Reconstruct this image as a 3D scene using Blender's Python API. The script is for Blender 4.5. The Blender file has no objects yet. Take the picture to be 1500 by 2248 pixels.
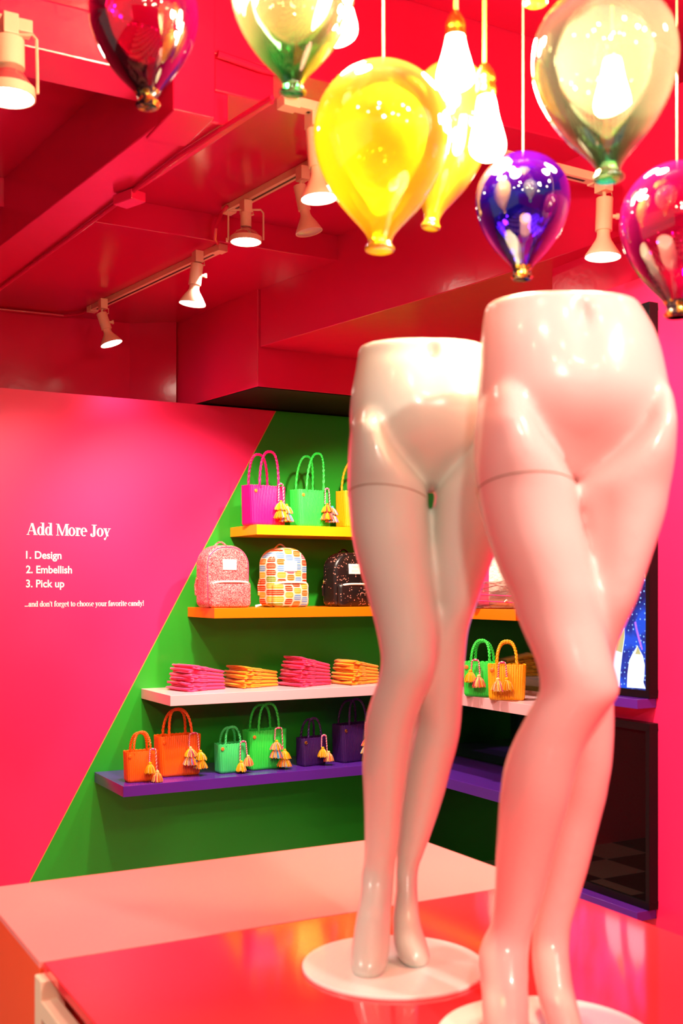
import bpy, bmesh, math, random
from mathutils import Vector, Matrix, noise
C = bpy.context.scene.collection
R = math.radians
PI = math.pi
random.seed(7)

# ------------------------------------------------------------------ camera
YAW = R(28.85); FPX = 2450.0; HY = 1290.0; CZ = 1.5
SF, CF = math.sin(YAW), math.cos(YAW)
cam_d = bpy.data.cameras.new('camera')
cam = bpy.data.objects.new('camera', cam_d); C.objects.link(cam)
cam.location = (0, 0, CZ); cam.rotation_euler = (PI/2, 0, -YAW)
cam_d.sensor_fit = 'HORIZONTAL'; cam_d.sensor_width = 24.0
cam_d.lens = FPX/1500*24.0; cam_d.shift_y = (HY-1124)/1500
cam_d.clip_start = 0.05
cam_d.dof.use_dof = True; cam_d.dof.focus_distance = 4.9; cam_d.dof.aperture_fstop = 4.5
bpy.context.scene.camera = cam

# ------------------------------------------------------------------ world, exposure
W = bpy.data.worlds.new('world'); bpy.context.scene.world = W; W.use_nodes = True
bg = W.node_tree.nodes['Background']
bg.inputs[0].default_value = (1.0, 0.89, 0.84, 1); bg.inputs[1].default_value = 0.12
vs = bpy.context.scene.view_settings
vs.view_transform = 'Standard'; vs.look = 'None'; vs.exposure = 0.8; vs.gamma = 1; vs.use_curve_mapping = False
cy = bpy.context.scene.cycles
cy.max_bounces = 10; cy.transparent_max_bounces = 24; cy.caustics_reflective = False; cy.caustics_refractive = False
cy.sample_clamp_indirect = 6.0

WARM = (1.0, 0.86, 0.70)
def lamp(name, kind, loc, energy, color=WARM, size=0.05, target=None, angle=70, blend=0.6, parent=None):
    l = bpy.data.lights.new(name, kind); l.energy = energy; l.color = color
    if kind == 'AREA': l.size = size
    else: l.shadow_soft_size = size
    if kind == 'SPOT': l.spot_size = R(angle); l.spot_blend = blend
    o = bpy.data.objects.new(name, l); C.objects.link(o); o.location = loc
    if target is not None:
        o.rotation_euler = (Vector(target)-Vector(loc)).to_track_quat('-Z', 'Y').to_euler()
    if parent: o.parent = parent
    return o
# unseen spots without fixtures: the shop's track spots, plus added fill where noted
lamp('unseen_spot', 'SPOT', (1.05, 3.75, 2.68), 85, target=(1.22, 5.0, 1.45), size=0.04, angle=58, blend=0.95)
lamp('unseen_spot', 'SPOT', (1.62, 3.95, 2.70), 90, target=(1.85, 4.8, 1.2), size=0.03, angle=80, blend=0.6)
lamp('unseen_spot', 'SPOT', (2.30, 3.90, 2.45), 75, target=(2.75, 4.45, 1.2), size=0.03, angle=105, blend=0.6)
lamp('unseen_spot', 'SPOT', (2.0, 3.2, 2.45), 14, target=(1.95, 4.9, 1.1), size=0.05, angle=62, blend=0.8)
lamp('unseen_spot', 'SPOT', (1.0, 2.0, 2.6), 110, target=(2.38, 2.3, 1.2), size=0.04, angle=90, blend=0.9)
lamp('unseen_spot', 'SPOT', (0.1, 0.4, 2.9), 125, target=(1.05, 1.6, 1.75), size=0.05, angle=50, blend=0.9)
lamp('unseen_spot', 'SPOT', (1.3, -0.4, 2.9), 105, target=(1.1, 1.4, 1.75), size=0.05, angle=45, blend=0.9)
lamp('unseen_spot', 'SPOT', (-0.5, -1.2, 2.6), 88, target=(1.1, 1.5, 1.15), size=0.08, angle=50, blend=0.9)  # added fill, lifts the middle and lower legs of the leg forms
lamp('unseen_spot', 'SPOT', (-1.5, 1.9, 1.9), 75, target=(0.475, 2.15, 0.5), size=0.05, angle=50, blend=0.8)  # added fill from the left to brighten the pedestal's orange side
for p in [(0.3,0.7,2.55),(0.6,0.35,2.45),(0.95,0.6,2.6),(0.15,0.2,2.4),(1.3,0.5,2.5),(0.75,-0.1,2.5),(1.6,0.9,2.55),(-0.3,0.6,2.6),
          (0.45,-0.5,2.65),(1.2,-0.3,2.35),(1.75,0.2,2.6),(-0.1,1.15,2.65)]:
    lamp('shop_bulb', 'POINT', p, 1.6, color=(1.0, 0.74, 0.45), size=0.028)

# ------------------------------------------------------------------ projecting helpers (measured points -> metres)
def ray(x, y):
    r = (x-750.0)/FPX
    return Vector((SF + r*CF, CF - r*SF, (HY-y)/FPX))
def at_d(x, y, d): return Vector((0,0,CZ)) + ray(x,y)*d
def at_z(x, y, h):
    r = ray(x,y); return Vector((0,0,CZ)) + r*(h/r.z)
def at_Y(x, y, Y):
    r = ray(x,y); return Vector((0,0,CZ)) + r*(Y/r.y)
def at_X(x, y, X):
    r = ray(x,y); return Vector((0,0,CZ)) + r*(X/r.x)

# ------------------------------------------------------------------ materials
def srgb(r, g, b):
    f = lambda c: ((c/255.0+0.055)/1.055)**2.4 if c > 10.3 else c/255.0/12.92
    return (f(r), f(g), f(b), 1)
def mat(name, col, rough=0.5, spec=0.5, metal=0.0, coat=0.0, bump=None, emit=None, estr=0.0, sheen=0.0, var=None, coat_rough=0.05):
    m = bpy.data.materials.new(name); m.use_nodes = True
    nt = m.node_tree; b = nt.nodes['Principled BSDF']
    col = tuple(col)+(1,) if len(col) == 3 else col
    b.inputs['Base Color'].default_value = col
    b.inputs['Roughness'].default_value = rough
    b.inputs['Specular IOR Level'].default_value = spec
    b.inputs['Metallic'].default_value = metal
    b.inputs['Coat Weight'].default_value = coat
    b.inputs['Coat Roughness'].default_value = coat_rough
    if sheen: b.inputs['Sheen Weight'].default_value = sheen
    if emit: b.inputs['Emission Color'].default_value = tuple(emit)[:3]+(1,); b.inputs['Emission Strength'].default_value = estr
    if bump or var:
        tc = nt.nodes.new('ShaderNodeTexCoord')
    if bump:
        sc, st, dist = bump
        n = nt.nodes.new('ShaderNodeTexNoise'); n.inputs['Scale'].default_value = sc; n.inputs['Detail'].default_value = 4
        nt.links.new(tc.outputs['Object'], n.inputs['Vector'])
        bp = nt.nodes.new('ShaderNodeBump'); bp.inputs['Strength'].default_value = st; bp.inputs['Distance'].default_value = dist
        nt.links.new(n.outputs['Fac'], bp.inputs['Height']); nt.links.new(bp.outputs['Normal'], b.inputs['Normal'])
    if var:
        sc, amt = var
        n = nt.nodes.new('ShaderNodeTexNoise'); n.inputs['Scale'].default_value = sc; n.inputs['Detail'].default_value = 3
        nt.links.new(tc.outputs['Object'], n.inputs['Vector'])
        mx = nt.nodes.new('ShaderNodeMix'); mx.data_type = 'RGBA'
        mx.inputs[6].default_value = tuple(c*(1-amt) for c in col[:3])+(1,); mx.inputs[7].default_value = tuple(min(1, c*(1+amt)) for c in col[:3])+(1,)
        nt.links.new(n.outputs['Fac'], mx.inputs[0]); nt.links.new(mx.outputs[2], b.inputs['Base Color'])
    return m
def emission(name, col, s):
    m = bpy.data.materials.new(name); m.use_nodes = True; nt = m.node_tree
    nt.nodes.clear(); e = nt.nodes.new('ShaderNodeEmission'); o = nt.nodes.new('ShaderNodeOutputMaterial')
    e.inputs[0].default_value = tuple(col)[:3]+(1,); e.inputs[1].default_value = s
    nt.links.new(e.outputs[0], o.inputs[0]); return m

M = {}
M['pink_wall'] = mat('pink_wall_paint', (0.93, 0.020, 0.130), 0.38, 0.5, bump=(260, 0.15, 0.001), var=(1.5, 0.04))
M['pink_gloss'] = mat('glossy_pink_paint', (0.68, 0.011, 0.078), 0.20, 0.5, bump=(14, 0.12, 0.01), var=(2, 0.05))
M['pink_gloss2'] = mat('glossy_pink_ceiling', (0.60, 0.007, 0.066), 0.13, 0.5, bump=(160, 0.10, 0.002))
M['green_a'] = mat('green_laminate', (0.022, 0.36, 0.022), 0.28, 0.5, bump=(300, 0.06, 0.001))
M['green_b'] = mat('green_gloss_shaded', (0.002, 0.045, 0.003), 0.04, 0.9)  # the left panel's green with the shade of the unlit side put in
M['edge'] = mat('raw_panel_edge', (0.75, 0.30, 0.05), 0.6)
M['black'] = mat('underside_shade_black', (0.006, 0.001, 0.001), 0.7, 0.2)  # near-black colour standing for shade under the bulkhead
M['sh_yellow'] = mat('yellow_laminate', (0.95, 0.37, 0.004), 0.25, var=(3, 0.04))
M['sh_orange'] = mat('orange_laminate', (0.95, 0.165, 0.002), 0.25, var=(3, 0.04))
M['sh_pink'] = mat('pale_pink_laminate', (0.82, 0.48, 0.52), 0.22, var=(3, 0.03))
M['sh_purple'] = mat('purple_laminate', (0.10, 0.018, 0.30), 0.18, var=(3, 0.05))
M['top_pink'] = mat('pale_pink_tabletop', (0.95, 0.27, 0.255), 0.33, var=(3, 0.03))
M['side_orange'] = mat('orange_pedestal_side', (0.95, 0.10, 0.03), 0.45, var=(3, 0.05))
M['red_gloss'] = mat('red_acrylic', (0.95, 0.035, 0.05), 0.08, 0.5)
M['white_frame'] = mat('white_frame_paint', (0.85, 0.66, 0.48), 0.45)
M['disc'] = mat('white_base_enamel', (0.88, 0.88, 0.86), 0.25, coat=0.3)
M['man_white'] = mat('white_gloss_fibreglass', (0.57, 0.64, 0.57), 0.24, 0.5, coat=0.3)
M['man_pink'] = mat('pale_pink_gloss_fibreglass', (0.92, 0.58, 0.57), 0.24, 0.5, coat=0.3)
M['seam'] = mat('joint_line', (0.30, 0.17, 0.10), 0.6)
M['track'] = mat('cream_track_paint', (0.78, 0.52, 0.36), 0.4)
M['slot'] = mat('dark_slot', (0.02, 0.01, 0.008), 0.5)
M['lens'] = emission('lit_lamp_face', (1.0, 0.86, 0.70), 28)
M['lens_off'] = mat('unlit_lamp_face', (0.6, 0.5, 0.45), 0.2)
M['clear_lamp'] = mat('silvered_lamp', (0.75, 0.5, 0.45), 0.12, metal=0.8)
M['brass'] = mat('aged_brass', (0.62, 0.30, 0.03), 0.25, metal=1.0)
M['cord'] = mat('gold_cloth_cord', (0.34, 0.13, 0.015), 0.7)
M['clearcord'] = mat('pale_hanging_cord', (0.42, 0.20, 0.13), 0.5)
M['gold'] = mat('gold_leaf', (0.85, 0.55, 0.10), 0.18, metal=1.0, bump=(90, 0.8, 0.004))
M['bulb'] = emission('glowing_filament_glass', (1.0, 0.74, 0.42), 38)
M['black_plastic'] = mat('black_plastic', (0.004, 0.004, 0.005), 0.35, 0.25)
M['screen_off'] = mat('dark_glass_screen', (0.004, 0.003, 0.003), 0.02, 0.3)
M['white_vinyl'] = mat('white_vinyl', (0.95, 0.85, 0.78), 0.5)
M['zip_white'] = mat('pale_zip_tape', (0.9, 0.78, 0.66), 0.35)
M['stud'] = mat('orange_stud', (0.85, 0.22, 0.03), 0.3)
M['tile_b'] = mat('black_floor_tile', (0.01, 0.008, 0.008), 0.15)
M['tile_w'] = mat('cream_floor_tile', (0.80, 0.66, 0.50), 0.18, var=(2, 0.08))
for nm, c in dict(magenta=(0.92,0.003,0.17), green=(0.03,0.72,0.06), yellow=(0.95,0.36,0.004), orange=(0.95,0.13,0.004),
                  mint=(0.05,0.66,0.16), purple=(0.035,0.006,0.085), amber=(0.95,0.42,0.006)).items():
    M['bag_'+nm] = mat('woven_'+nm+'_plastic', c, 0.32, 0.5)
M['tee_pink'] = mat('pink_jersey', (0.90, 0.035, 0.16), 0.85, 0.2, sheen=0.3, bump=(40, 0.12, 0.003), var=(6, 0.06))
M['tee_orange'] = mat('orange_jersey', (0.95, 0.29, 0.006), 0.85, 0.2, sheen=0.3, bump=(40, 0.12, 0.003), var=(6, 0.06))
M['tee_rose'] = mat('deep_pink_jersey', (0.80, 0.02, 0.11), 0.85, 0.2, sheen=0.3, bump=(40, 0.12, 0.003), var=(6, 0.06))
yarn = dict(yyellow=(0.88,0.40,0.01), ycream=(0.85,0.55,0.22), yorange=(0.88,0.16,0.02), ypink=(0.80,0.06,0.20), yblue=(0.08,0.32,0.60), yred=(0.85,0.06,0.05), ylilac=(0.45,0.30,0.65))
for k, c in yarn.items(): M[k] = mat(k[1:]+'_yarn', c, 0.9, 0.1)
M['rope_w'] = mat('white_rope_strand', (0.92,0.72,0.62), 0.8); M['rope_p'] = mat('pink_rope_strand', (0.85,0.03,0.18), 0.8)

def glass(name, stops, haze, haze_col, refl=0.10, height=1.0, rough=0.0):
    """thin blown glass: tinted transparency + gloss; colour runs along the balloon's height (stops: position 0..1, colour)"""
    m = bpy.data.materials.new(name); m.use_nodes = True; nt = m.node_tree; nt.nodes.clear()
    N = nt.nodes.new; L = nt.links.new
    tc = N('ShaderNodeTexCoord'); sp = N('ShaderNodeSeparateXYZ'); L(tc.outputs['Object'], sp.inputs[0])
    dv = N('ShaderNodeMath'); dv.operation = 'DIVIDE'; dv.inputs[1].default_value = height; L(sp.outputs[2], dv.inputs[0])
    cr = N('ShaderNodeValToRGB'); L(dv.outputs[0], cr.inputs[0])
    e = cr.color_ramp.elements
    while len(e) < len(stops): e.new(0.5)
    for i, (p, c) in enumerate(stops): e[i].position = p; e[i].color = tuple(c)+(1,)
    tr = N('ShaderNodeBsdfTransparent'); L(cr.outputs[0], tr.inputs[0])
    df = N('ShaderNodeBsdfDiffuse'); df.inputs[0].default_value = tuple(haze_col)+(1,)
    tl = N('ShaderNodeBsdfTranslucent'); tl.inputs[0].default_value = tuple(haze_col)+(1,)
    hm = N('ShaderNodeMix'); hm.data_type = 'RGBA'; hm.blend_type = 'MULTIPLY'; hm.inputs[0].default_value = 1.0
    hm.inputs[6].default_value = tuple(haze_col)+(1,); L(cr.outputs[0], hm.inputs[7]); L(hm.outputs[2], df.inputs[0]); L(hm.outputs[2], tl.inputs[0])
    dt = N('ShaderNodeMixShader'); dt.inputs[0].default_value = 0.5; L(df.outputs[0], dt.inputs[1]); L(tl.outputs[0], dt.inputs[2])
    lw = N('ShaderNodeLayerWeight'); lw.inputs[0].default_value = 0.35
    hz = N('ShaderNodeMapRange'); hz.inputs[3].default_value = haze; hz.inputs[4].default_value = min(1, haze+0.35); L(lw.outputs['Facing'], hz.inputs[0])
    m1 = N('ShaderNodeMixShader'); L(hz.outputs[0], m1.inputs[0]); L(tr.outputs[0], m1.inputs[1]); L(dt.outputs[0], m1.inputs[2])
    gl = N('ShaderNodeBsdfGlossy'); gl.inputs['Roughness'].default_value = 0.03; gl.inputs[0].default_value = (1,1,1,1)
    fr = N('ShaderNodeFresnel'); fr.inputs[0].default_value = 1.5
    ad = N('ShaderNodeMath'); ad.operation = 'ADD'; ad.inputs[1].default_value = refl; ad.use_clamp = True; L(fr.outputs[0], ad.inputs[0])
    m2 = N('ShaderNodeMixShader'); L(ad.outputs[0], m2.inputs[0]); L(m1.outputs[0], m2.inputs[1]); L(gl.outputs[0], m2.inputs[2])
    o = N('ShaderNodeOutputMaterial'); L(m2.outputs[0], o.inputs[0])
    return m

# ------------------------------------------------------------------ mesh helpers
class MB:
    def __init__(s): s.v = []; s.f = []; s.m = []
    def add(s, verts, faces, mi=0):
        o = len(s.v); s.v += [tuple(v) for v in verts]
        for f in faces: s.f.append(tuple(i+o for i in f)); s.m.append(mi)
    def box(s, lo, hi, mi=0):
        x0,y0,z0 = lo; x1,y1,z1 = hi
        s.add([(x0,y0,z0),(x1,y0,z0),(x1,y1,z0),(x0,y1,z0),(x0,y0,z1),(x1,y0,z1),(x1,y1,z1),(x0,y1,z1)],
              [(0,3,2,1),(4,5,6,7),(0,1,5,4),(1,2,6,5),(2,3,7,6),(3,0,4,7)], mi)
    def prism(s, poly, z0, z1, mi=0):
        n = len(poly)
        s.add([(p[0],p[1],z0) for p in poly]+[(p[0],p[1],z1) for p in poly],
              [tuple(range(n-1,-1,-1)), tuple(range(n,2*n))]+[(i,(i+1)%n,n+(i+1)%n,n+i) for i in range(n)], mi)
    def tube(s, path, r, n=8, mi=0, closed=False, rf=None):
        path = [Vector(p) for p in path]; k = len(path); rings = []
        up = Vector((0.13,0.29,0.95)).normalized()
        for i, p in enumerate(path):
            a = path[(i-1)%k] if (closed or i>0) else p; b = path[(i+1)%k] if (closed or i<k-1) else p
            t = (b-a).normalized(); e1 = t.cross(up)
            if e1.length < 0.05: e1 = t.cross(Vector((1,0,0)))
            e1.normalize(); e2 = t.cross(e1); rr = rf(i/(k-1)) if rf else r
            rings.append([p+e1*math.cos(2*PI*j/n)*rr+e2*math.sin(2*PI*j/n)*rr for j in range(n)])
        vs_ = [v for rg in rings for v in rg]; fs = []
        for i in range(k if closed else k-1):
            a = i*n; b = ((i+1)%k)*n
            for j in range(n): fs.append((a+j, a+(j+1)%n, b+(j+1)%n, b+j))
        if not closed: fs += [tuple(range(n-1,-1,-1)), tuple((k-1)*n+j for j in range(n))]
        s.add(vs_, fs, mi)
    def lathe(s, prof, A=(0,0,0), B=(0,0,1), n=32, mi=0):
        """prof: (t, r) with t metres along A->B direction"""
        A = Vector(A); ax = (Vector(B)-A).normalized(); e1 = ax.orthogonal().normalized(); e2 = ax.cross(e1)
        vs_ = []; fs = []
        for t, r in prof:
            for j in range(n):
                a = 2*PI*j/n; vs_.append(A+ax*t+e1*(r*math.cos(a))+e2*(r*math.sin(a)))
        for i in range(len(prof)-1):
            for j in range(n): fs.append((i*n+j, i*n+(j+1)%n, (i+1)*n+(j+1)%n, (i+1)*n+j))
        if prof[0][1] > 1e-6: fs.append(tuple(range(n-1,-1,-1)))
        if prof[-1][1] > 1e-6: fs.append(tuple((len(prof)-1)*n+j for j in range(n)))
        s.add(vs_, fs, mi)
    def obj(s, name, mats, parent=None, smooth=False, kind=None, label=None, bevel=0, angle=40):
        me = bpy.data.meshes.new(name); me.from_pydata(s.v, [], s.f)
        for m in (mats if isinstance(mats, (list, tuple)) else [mats]): me.materials.append(m)
        me.polygons.foreach_set('material_index', s.m)
        bm = bmesh.new(); bm.from_mesh(me); bmesh.ops.remove_doubles(bm, verts=bm.verts, dist=1e-6)
        bmesh.ops.recalc_face_normals(bm, faces=bm.faces); bm.to_mesh(me); bm.free()
        if smooth:
            me.polygons.foreach_set('use_smooth', [True]*len(me.polygons))
            if angle: me.set_sharp_from_angle(angle=R(angle))
        o = bpy.data.objects.new(name, me); C.objects.link(o)
        if parent: o.parent = parent
        if kind: o['kind'] = kind
        if label: o['label'] = label
        if bevel:
            b = o.modifiers.new('bevel', 'BEVEL'); b.width = bevel; b.segments = 2; b.limit_method = 'ANGLE'
        return o
def thing(name, label, cat, loc=(0,0,0), rz=0.0, group=None):
    o = bpy.data.objects.new(name, None); C.objects.link(o); o.empty_display_size = 0.05
    o.location = loc; o.rotation_euler = (0,0,rz); o['label'] = label; o['category'] = cat
    if group: o['group'] = group
    return o
def tag(o, label, cat, group=None):
    o['label'] = label; o['category'] = cat
    if group: o['group'] = group
    return o
def box_obj(name, lo, hi, m, parent=None, kind=None, bevel=0, label=None):
    b = MB(); b.box(lo, hi); return b.obj(name, m, parent, kind=kind, bevel=bevel, label=label)
def text_mesh(s, width, height=None, extrude=0.0008, offset=0.0, spacing=1.0):
    """one line of lettering as mesh data, scaled to a width and a cap height; origin at the left baseline, in the XZ plane facing -Y"""
    cu = bpy.data.curves.new('lettering', 'FONT'); cu.body = s; cu.size = 1; cu.offset = offset; cu.extrude = 0; cu.space_character = spacing
    o = bpy.data.objects.new('lettering', cu); C.objects.link(o)
    dg = bpy.context.evaluated_depsgraph_get(); me = bpy.data.meshes.new_from_object(o.evaluated_get(dg))
    bpy.data.objects.remove(o); bpy.data.curves.remove(cu)
    xs = [v.co.x for v in me.vertices]; x0, x1 = min(xs), max(xs)
    k = width/(x1-x0); kz = height/0.70 if height else k
    for v in me.vertices: v.co = ((v.co.x-x0)*k, 0, v.co.y*kz)
    return me

# ------------------------------------------------------------------ setting: walls
YA = 5.0; XB = 3.2; HW = CZ+0.872
box_obj('floor', (-4.5,-3.5,-0.06), (5,5.6,-0.004), mat('floor_grout', (0.05,0.04,0.035), 0.6), kind='structure')
T = 0.305; g = 0.0012; tl = MB()
def tile_geo(mb, x, y, mi=0):
    mb.add([(x+g,y+g,-0.003),(x+T-g,y+g,-0.003),(x+T-g,y+T-g,-0.003),(x+g,y+T-g,-0.003),
            (x+g*2,y+g*2,0),(x+T-g*2,y+g*2,0),(x+T-g*2,y+T-g*2,0),(x+g*2,y+T-g*2,0)],
           [(4,5,6,7),(0,1,5,4),(1,2,6,5),(2,3,7,6),(3,0,4,7)], mi)
tile_me = []
for m_ in (M['tile_b'], M['tile_w']):
    q_ = MB(); tile_geo(q_, 0, 0); to = q_.obj('floor_tile', m_); tile_me.append(to.data); bpy.data.objects.remove(to)
for i in range(-6, 17):
    for j in range(-2, 28):
        x = XB-0.01-(i+1)*T; y = YA-(j+1)*T
        if -1 <= i <= 12 and 0 <= j <= 15:
            o = bpy.data.objects.new('floor_tile', tile_me[(i+j)%2]); C.objects.link(o); o.parent = bpy.data.objects['floor']; o.location = (x, y, 0); o['kind'] = 'structure'
        else: tile_geo(tl, x, y, (i+j)%2)
tl.obj('floor_tiling', [M['tile_b'], M['tile_w']], bpy.data.objects['floor'], kind='stuff')

wl = thing('wall_left', '', 'x'); del wl['label']; del wl['category']; wl['kind'] = 'structure'
# panel split: pink left of a slanted edge, green to the right of it (a big triangle across the corner)
def slant(h): return 2.375 - (0.872-h)*0.5538
pk = MB(); yF = YA-0.018
def wallpoly(mb, poly, y0, y1):
    n = len(poly)
    mb.add([(p[0],y0,CZ+p[1]) for p in poly]+[(p[0],y1,CZ+p[1]) for p in poly],
           [tuple(range(n)), tuple(range(2*n-1,n-1,-1))]+[(i,n+i,n+(i+1)%n,(i+1)%n) for i in range(n)])
wallpoly(pk, [(-4.0,-1.5),(slant(-1.5)-0.003,-1.5),(slant(0.872)-0.003,0.872),(-4.0,0.872)], yF, YA+0.14)
pk.obj('pink_panel', M['pink_wall'], wl, kind='structure')
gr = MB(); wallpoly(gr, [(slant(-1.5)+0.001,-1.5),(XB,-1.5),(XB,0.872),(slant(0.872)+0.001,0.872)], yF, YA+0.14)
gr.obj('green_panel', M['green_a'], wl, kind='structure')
ed = MB(); wallpoly(ed, [(slant(-1.5)-0.003,-1.5),(slant(-1.5)+0.001,-1.5),(slant(0.872)+0.001,0.872),(slant(0.872)-0.003,0.872)], yF-0.0015, YA+0.1)
ed.obj('panel_edge', M['edge'], wl, kind='structure')
YA = yF
wr = bpy.data.objects.new('wall_right', None); C.objects.link(wr); wr['kind'] = 'structure'
b = MB()
def wallpolyB(mb, poly, x0, x1):
    n = len(poly)
    mb.add([(x0,p[0],CZ+p[1]) for p in poly]+[(x1,p[0],CZ+p[1]) for p in poly],
           [tuple(range(n)), tuple(range(2*n-1,n-1,-1))]+[(i,n+i,n+(i+1)%n,(i+1)%n) for i in range(n)])
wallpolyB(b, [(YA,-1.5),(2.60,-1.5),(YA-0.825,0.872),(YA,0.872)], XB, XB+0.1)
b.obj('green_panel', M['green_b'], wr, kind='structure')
b = MB(); wallpolyB(b, [(2.60,-1.5),(1.5,-1.5),(1.5,0.872),(YA-0.825,0.872)], XB, XB+0.1)
b.obj('pink_panel', M['pink_wall'], wr, kind='structure')
# nearer right wall with the displays
XW = 2.38
K = 1.035
wf = bpy.data.objects.new('wall_front_right', None); C.objects.link(wf); wf['kind'] = 'structure'
b = MB(); b.box((XW,-3.0,0), (XW+0.82,2.90,CZ+0.89*K)); b.obj('display_panel', M['pink_wall'], wf, kind='structure', bevel=0.002)
b = MB(); b.box((XW+0.015,-3.0,CZ+0.89*K+0.004), (XW+0.82,2.90,CZ+1.02*K)); b.obj('bulkhead', M['pink_gloss'], wf, kind='structure')

# ------------------------------------------------------------------ setting: ceiling steps and beams
ce = bpy.data.objects.new('ceiling', None); C.objects.link(ce); ce['kind'] = 'structure'
h1, h0, hE, hF = 1.265*K, 1.36*K, 1.02*K, 0.85*K
hJ, h3, hG, hH, hH2, hG2 = 1.30*K, 1.57*K, 1.144*K, 1.212*K, 1.326*K, 1.22*K
kx = lambda x, y, h: at_z(x, y, h)
Yc1 = 3.79*K; YJ = 2.53*K
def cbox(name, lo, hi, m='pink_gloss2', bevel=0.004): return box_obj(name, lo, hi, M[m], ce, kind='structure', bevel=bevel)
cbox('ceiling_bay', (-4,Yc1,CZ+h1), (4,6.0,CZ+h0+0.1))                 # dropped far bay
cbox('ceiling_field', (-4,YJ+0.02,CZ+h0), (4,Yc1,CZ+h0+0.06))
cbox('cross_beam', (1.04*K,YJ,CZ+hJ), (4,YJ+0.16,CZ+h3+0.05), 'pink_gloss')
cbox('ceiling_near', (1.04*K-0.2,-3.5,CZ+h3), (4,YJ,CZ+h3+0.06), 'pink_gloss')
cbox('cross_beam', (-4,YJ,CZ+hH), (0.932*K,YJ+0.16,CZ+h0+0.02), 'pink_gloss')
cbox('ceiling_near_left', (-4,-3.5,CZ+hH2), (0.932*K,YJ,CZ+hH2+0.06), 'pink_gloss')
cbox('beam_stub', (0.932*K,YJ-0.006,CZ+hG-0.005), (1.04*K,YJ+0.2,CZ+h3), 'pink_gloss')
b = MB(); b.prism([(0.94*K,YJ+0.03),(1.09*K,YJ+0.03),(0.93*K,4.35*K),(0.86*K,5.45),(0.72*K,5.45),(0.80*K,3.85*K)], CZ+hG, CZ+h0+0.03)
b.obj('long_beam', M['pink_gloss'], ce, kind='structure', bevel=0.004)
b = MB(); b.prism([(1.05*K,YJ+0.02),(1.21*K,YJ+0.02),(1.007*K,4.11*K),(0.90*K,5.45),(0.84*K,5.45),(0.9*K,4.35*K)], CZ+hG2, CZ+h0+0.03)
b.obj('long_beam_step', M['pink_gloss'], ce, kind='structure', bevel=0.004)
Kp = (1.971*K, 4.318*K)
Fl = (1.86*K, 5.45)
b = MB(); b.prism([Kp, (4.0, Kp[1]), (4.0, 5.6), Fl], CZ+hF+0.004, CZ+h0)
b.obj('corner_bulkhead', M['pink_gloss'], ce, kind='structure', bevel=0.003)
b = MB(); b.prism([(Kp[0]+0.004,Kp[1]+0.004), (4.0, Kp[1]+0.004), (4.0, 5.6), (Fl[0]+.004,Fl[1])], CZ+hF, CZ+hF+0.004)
b.obj('bulkhead_underside_shade', M['black'], ce, kind='structure')  # thin dark sheet, paints the shade of the unlit underside
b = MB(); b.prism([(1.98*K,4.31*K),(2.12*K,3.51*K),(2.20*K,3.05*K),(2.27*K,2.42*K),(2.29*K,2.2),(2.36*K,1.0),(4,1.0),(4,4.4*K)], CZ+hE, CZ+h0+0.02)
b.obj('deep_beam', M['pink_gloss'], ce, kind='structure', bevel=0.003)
# upper wall behind the partition, with an angled pier
uw = bpy.data.objects.new('wall_upper', None); C.objects.link(uw); uw['kind'] = 'structure'
pA = kx(285,710,h1); pB = kx(387,707,h1)
b = MB(); b.prism([(-4,pA.y-0.02),(pA.x,pA.y),(pB.x,pB.y),(pB.x+0.3,pB.y+0.5),(-4,6.1)], CZ+0.5, CZ+h1)
b.obj('upper_wall', M['pink_gloss'], uw, kind='structure')
# back of the shop behind the camera
box_obj('wall_back', (-4.5,-3.6,0), (4,-3.5,2.2), M['pink_wall'], kind='structure')

# ------------------------------------------------------------------ tree shelves
def shelf(name_m, hx, xl, dep, ylow, label):
    t = thing('corner_shelf', label, 'shelf', (XB, YA, CZ+hx-0.046), group='coloured corner shelves of the green triangle')
    b = MB(); b.prism([(xl-XB,0),(xl-XB,-dep),(-dep,-dep),(-dep,ylow-YA),(0,ylow-YA),(0,0)], 0, 0.046)
    b.obj('shelf_board', M[name_m], t, bevel=0.0012)
    return t
HS = dict(purple=-0.838, pink=-0.468, orange=-0.092, yellow=0.290)
shelf('sh_yellow', HS['yellow'], 2.13, 0.31, 3.93, 'yellow corner shelf, topmost and shortest on the green triangle')
shelf('sh_orange', HS['orange'], 1.912, 0.33, 3.71, 'orange corner shelf carrying the backpacks')
shelf('sh_pink', HS['pink'], 1.683, 0.39, 3.48, 'pale pink corner shelf carrying the folded shirts')
shelf('sh_purple', HS['purple'], 1.463, 0.42, 3.26, 'purple corner shelf, lowest and longest, carrying six tote bags')

# ------------------------------------------------------------------ tote bags
def rrect(s, w, d, r):
    """point and normal on a rounded rectangle at arc length s (starting at the front left, going right)"""
    segs = [('l',(-w/2+r,-d/2),(1,0),w-2*r),('a',(w/2-r,-d/2+r),-PI/2,0),('l',(w/2,-d/2+r),(0,1),d-2*r),('a',(w/2-r,d/2-r),0,0),
            ('l',(w/2-r,d/2),(-1,0),w-2*r),('a',(-w/2+r,d/2-r),PI/2,0),('l',(-w/2,d/2-r),(0,-1),d-2*r),('a',(-w/2+r,-d/2+r),PI,0)]
    for k, p, q, L in segs:
        if k == 'a': L = r*PI/2
        if s <= L+1e-9:
            if k == 'l': return (p[0]+q[0]*s, p[1]+q[1]*s), (q[1], -q[0])
            a = q+s/r; return (p[0]+r*math.cos(a), p[1]+r*math.sin(a)), (math.cos(a), math.sin(a))
        s -= L
    return rrect(0, w, d, r)
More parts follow.
